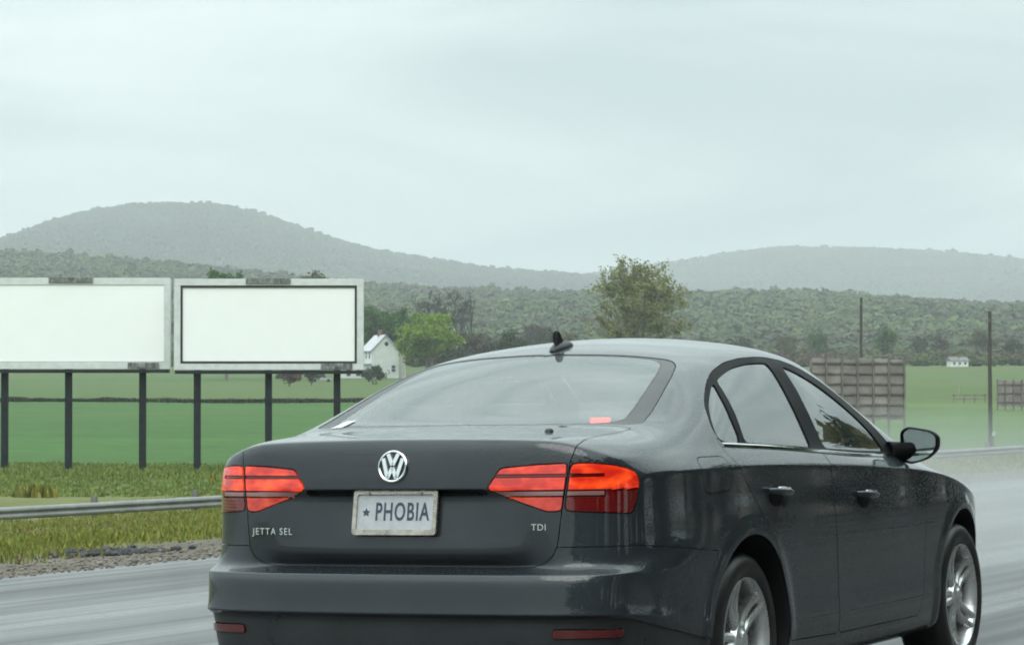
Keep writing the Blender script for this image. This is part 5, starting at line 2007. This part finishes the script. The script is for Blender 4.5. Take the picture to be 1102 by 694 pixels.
pf = rear_frame(-.018, .806, .012)
b = MB()
b.prism([(x, y, 0) for x, y in round_poly([(-.153, -.076), (.153, -.076), (.153, .076), (-.153, .076)], .012, 4)], (0, 0, .002))
plate = b.build('licence_plate', mat('plate_white', (.44, .46, .48), .45, noise_amt=.10, noise_scale=22), trunk)
plate.matrix_world = pf @ Matrix.Diagonal((1, .94, 1, 1))
b = MB()
o1 = round_poly([(-.163, -.084), (.163, -.084), (.163, .084), (-.163, .084)], .014, 4)
i1 = round_poly([(-.147, -.064), (.147, -.064), (.147, .066), (-.147, .066)], .008, 4)
A = [b.bm.verts.new((x, y, .001)) for x, y in o1]; B = [b.bm.verts.new((x * .99, y * .985, .009)) for x, y in o1]
C = [b.bm.verts.new((x, y, .009)) for x, y in i1]; D = [b.bm.verts.new((x, y, .002)) for x, y in i1]
for P_, Q_ in ((A, B), (B, C), (C, D)):
    for i in range(len(P_)): b.bm.faces.new((P_[i], P_[(i + 1) % len(P_)], Q_[(i + 1) % len(P_)], Q_[i]))
b.build('plate_frame', mat('frame_metal', (.42, .38, .33), .3, .8, noise_amt=.3, noise_scale=30, rough_var=.15), plate)
M_INK = mat('plate_ink', (.035, .05, .085), .5, noise_amt=.2, noise_scale=60)
me = text_mesh('PHOBIA', .092, .0008, 1.14, .0012)
for v in me.vertices: v.co.x = v.co.x * .58 + .026
for v in me.vertices: v.co.z += .003
me.materials.append(M_INK)
link('plate_number', me, None, plate)
me = MB().prism([((.016 if k % 2 == 0 else .008) * math.cos(k * math.pi / 5 + math.pi / 2) - .112, (.016 if k % 2 == 0 else .008) * math.sin(k * math.pi / 5 + math.pi / 2) - .0, .0022) for k in range(10)], (0, 0, .0012)).mesh('plate_star', M_INK)
link('plate_star', me, None, plate)
for px in (-.10, .10):
    me = MB().lathe([(.0005, .004), (.005, .004), (.006, .002)], (px, .068, .0065), 'z', 12).mesh('plate_screw', M_DISC)
    link('plate_screw', me, None, plate)

# small nozzle on the deck, sticker and glowing red spot behind the rear glass
q = top_pt(.437, -.424)
b = MB().lathe([(.016, -.002), (.015, .006), (.010, .011), (.0005, .013)], q, 'z', 14)
b.build('deck_nozzle', M_BLACK, trunk, smooth=True)
rows = []
b = MB()
for i in range(4):
    rows.append([b.bm.verts.new(top_pt(.66 + .028 * i, .563 - .006 * i - .022 * j, .0015)) for j in range(3)])
for A, B in zip(rows, rows[1:]):
    for j in range(2): b.bm.faces.new((A[j], A[j + 1], B[j + 1], B[j]))
b.build('window_sticker', mat('sticker_white', (.55, .57, .57), .4, noise_amt=.1, noise_scale=40), car)
b = MB().box((.79, -.49, 1.062), (.82, -.42, 1.128), .008)
b.build('red_glow_spot', mat('shelf_red', (.5, .02, .02), .3, emit=(1, .05, .03), emit_strength=1.6, noise_amt=.1), car)  # red reflective spot with a glow put into its material

# cabin: seats, shelf, dashboard, wheel
def seat_shape(b, x, y, w, back_top, head=True):
    b.box((x - .02, y - w / 2, .36), (x + .48, y + w / 2, .50), .05)
    rot = Matrix.Rotation(math.radians(-16), 3, 'Y')
    b.box((x - .16, y - w / 2, .46), (x - .03, y + w / 2, back_top), .05, rot)
for y in (-.37, .37):
    b = MB(); seat_shape(b, 2.0, y, .50, 1.02)
    st = b.build('front_seat', M_SEAT, car, smooth=True)
    b = MB(); b.box((1.76, y - .13, 1.09), (1.86, y + .13, 1.275), .04).cyl((1.85, y - .06, .96), (1.82, y - .06, 1.12), .008).cyl((1.85, y + .06, .96), (1.82, y + .06, 1.12), .008)
    b.build('headrest', M_SEAT, st, smooth=True)
b = MB(); seat_shape(b, 1.25, 0, 1.24, .98)
st = b.build('rear_seat', M_SEAT, car, smooth=True)
for y in (-.38, 0, .38):
    MB().box((1.04, y - .12, 1.0), (1.14, y + .12, 1.185), .035).build('headrest', M_SEAT, st, smooth=True)
MB().box((.66, -.62, 1.035), (1.10, .62, 1.06), .01).build('parcel_shelf', M_SEAT, car)
MB().box((3.0, -.70, .70), (3.42, .70, .93), .06).build('dashboard', M_SEAT, car, smooth=True)
b = MB()
b.tube([(2.78 + .07 * math.sin(t), .37 + .185 * math.cos(t), .90 + .175 * math.sin(t)) for t in [2 * math.pi * k / 28 for k in range(28)]], .014, 8, closed=True)
b.tube([(2.78, .19, .90), (2.83, .37, .88), (2.78, .55, .90)], [.014, .03, .014], 8)
b.build('steering_wheel', M_BLACK, car, smooth=True)
# mud flap behind the front wheel is not fitted; a small rubber stub shows by the tyre
SK.free()
car.rotation_euler = (CAR_ROLL, 0, 0)          # it leans with the road's cross fall
# ------------------------------------------------------------------ tyre spray hanging over the road ahead
sb = bmesh.new()
bmesh.ops.create_icosphere(sb, subdivisions=3, radius=1)
sm = bpy.data.meshes.new('tyre_spray')
sb.to_mesh(sm); sb.free()
so = link('tyre_spray', sm)
so.location = (11.0, 1.6, .42); so.scale = (5.0, 2.2, .75)
tag(so, 'faint mist of tyre spray over the wet road ahead of the sedan', 'spray', kind='stuff')
sv = bpy.data.materials.new('spray')
sv.use_nodes = True
n, l = sv.node_tree.nodes, sv.node_tree.links
n.remove(n['Principled BSDF'])
pv = n.new('ShaderNodeVolumePrincipled')
pv.inputs['Color'].default_value = (.95, .97, .97, 1)
tc = n.new('ShaderNodeTexCoord'); gr = n.new('ShaderNodeTexGradient'); gr.gradient_type = 'SPHERICAL'
l.new(tc.outputs['Object'], gr.inputs['Vector'])
nz = n.new('ShaderNodeTexNoise'); nz.inputs['Scale'].default_value = 2.2; nz.inputs['Detail'].default_value = 4
l.new(tc.outputs['Object'], nz.inputs['Vector'])
m1 = n.new('ShaderNodeMath'); m1.operation = 'MULTIPLY'
l.new(gr.outputs['Fac'], m1.inputs[0]); l.new(nz.outputs['Fac'], m1.inputs[1])
m2 = n.new('ShaderNodeMath'); m2.operation = 'MULTIPLY'; m2.inputs[1].default_value = .6
l.new(m1.outputs[0], m2.inputs[0]); l.new(m2.outputs[0], pv.inputs['Density'])
l.new(pv.outputs['Volume'], n['Material Output'].inputs['Volume'])
sm.materials.append(sv)

# ------------------------------------------------------------------ haze: the wet air
hz = MB().box((-9400, -9400, -12), (9400, 9400, 345)).build('haze')
tag(hz, 'pale rainy haze filling the air over the fields', 'haze', kind='stuff')
hm = bpy.data.materials.new('wet_air')
hm.use_nodes = True
hn = hm.node_tree.nodes
hn.remove(hn['Principled BSDF'])
pv = hn.new('ShaderNodeVolumePrincipled')
pv.inputs['Color'].default_value = (.92, .97, .98, 1)
pv.inputs['Density'].default_value = HAZE
pv.inputs['Anisotropy'].default_value = 0.0
hm.node_tree.links.new(pv.outputs['Volume'], hn['Material Output'].inputs['Volume'])
hz.data.materials.append(hm)
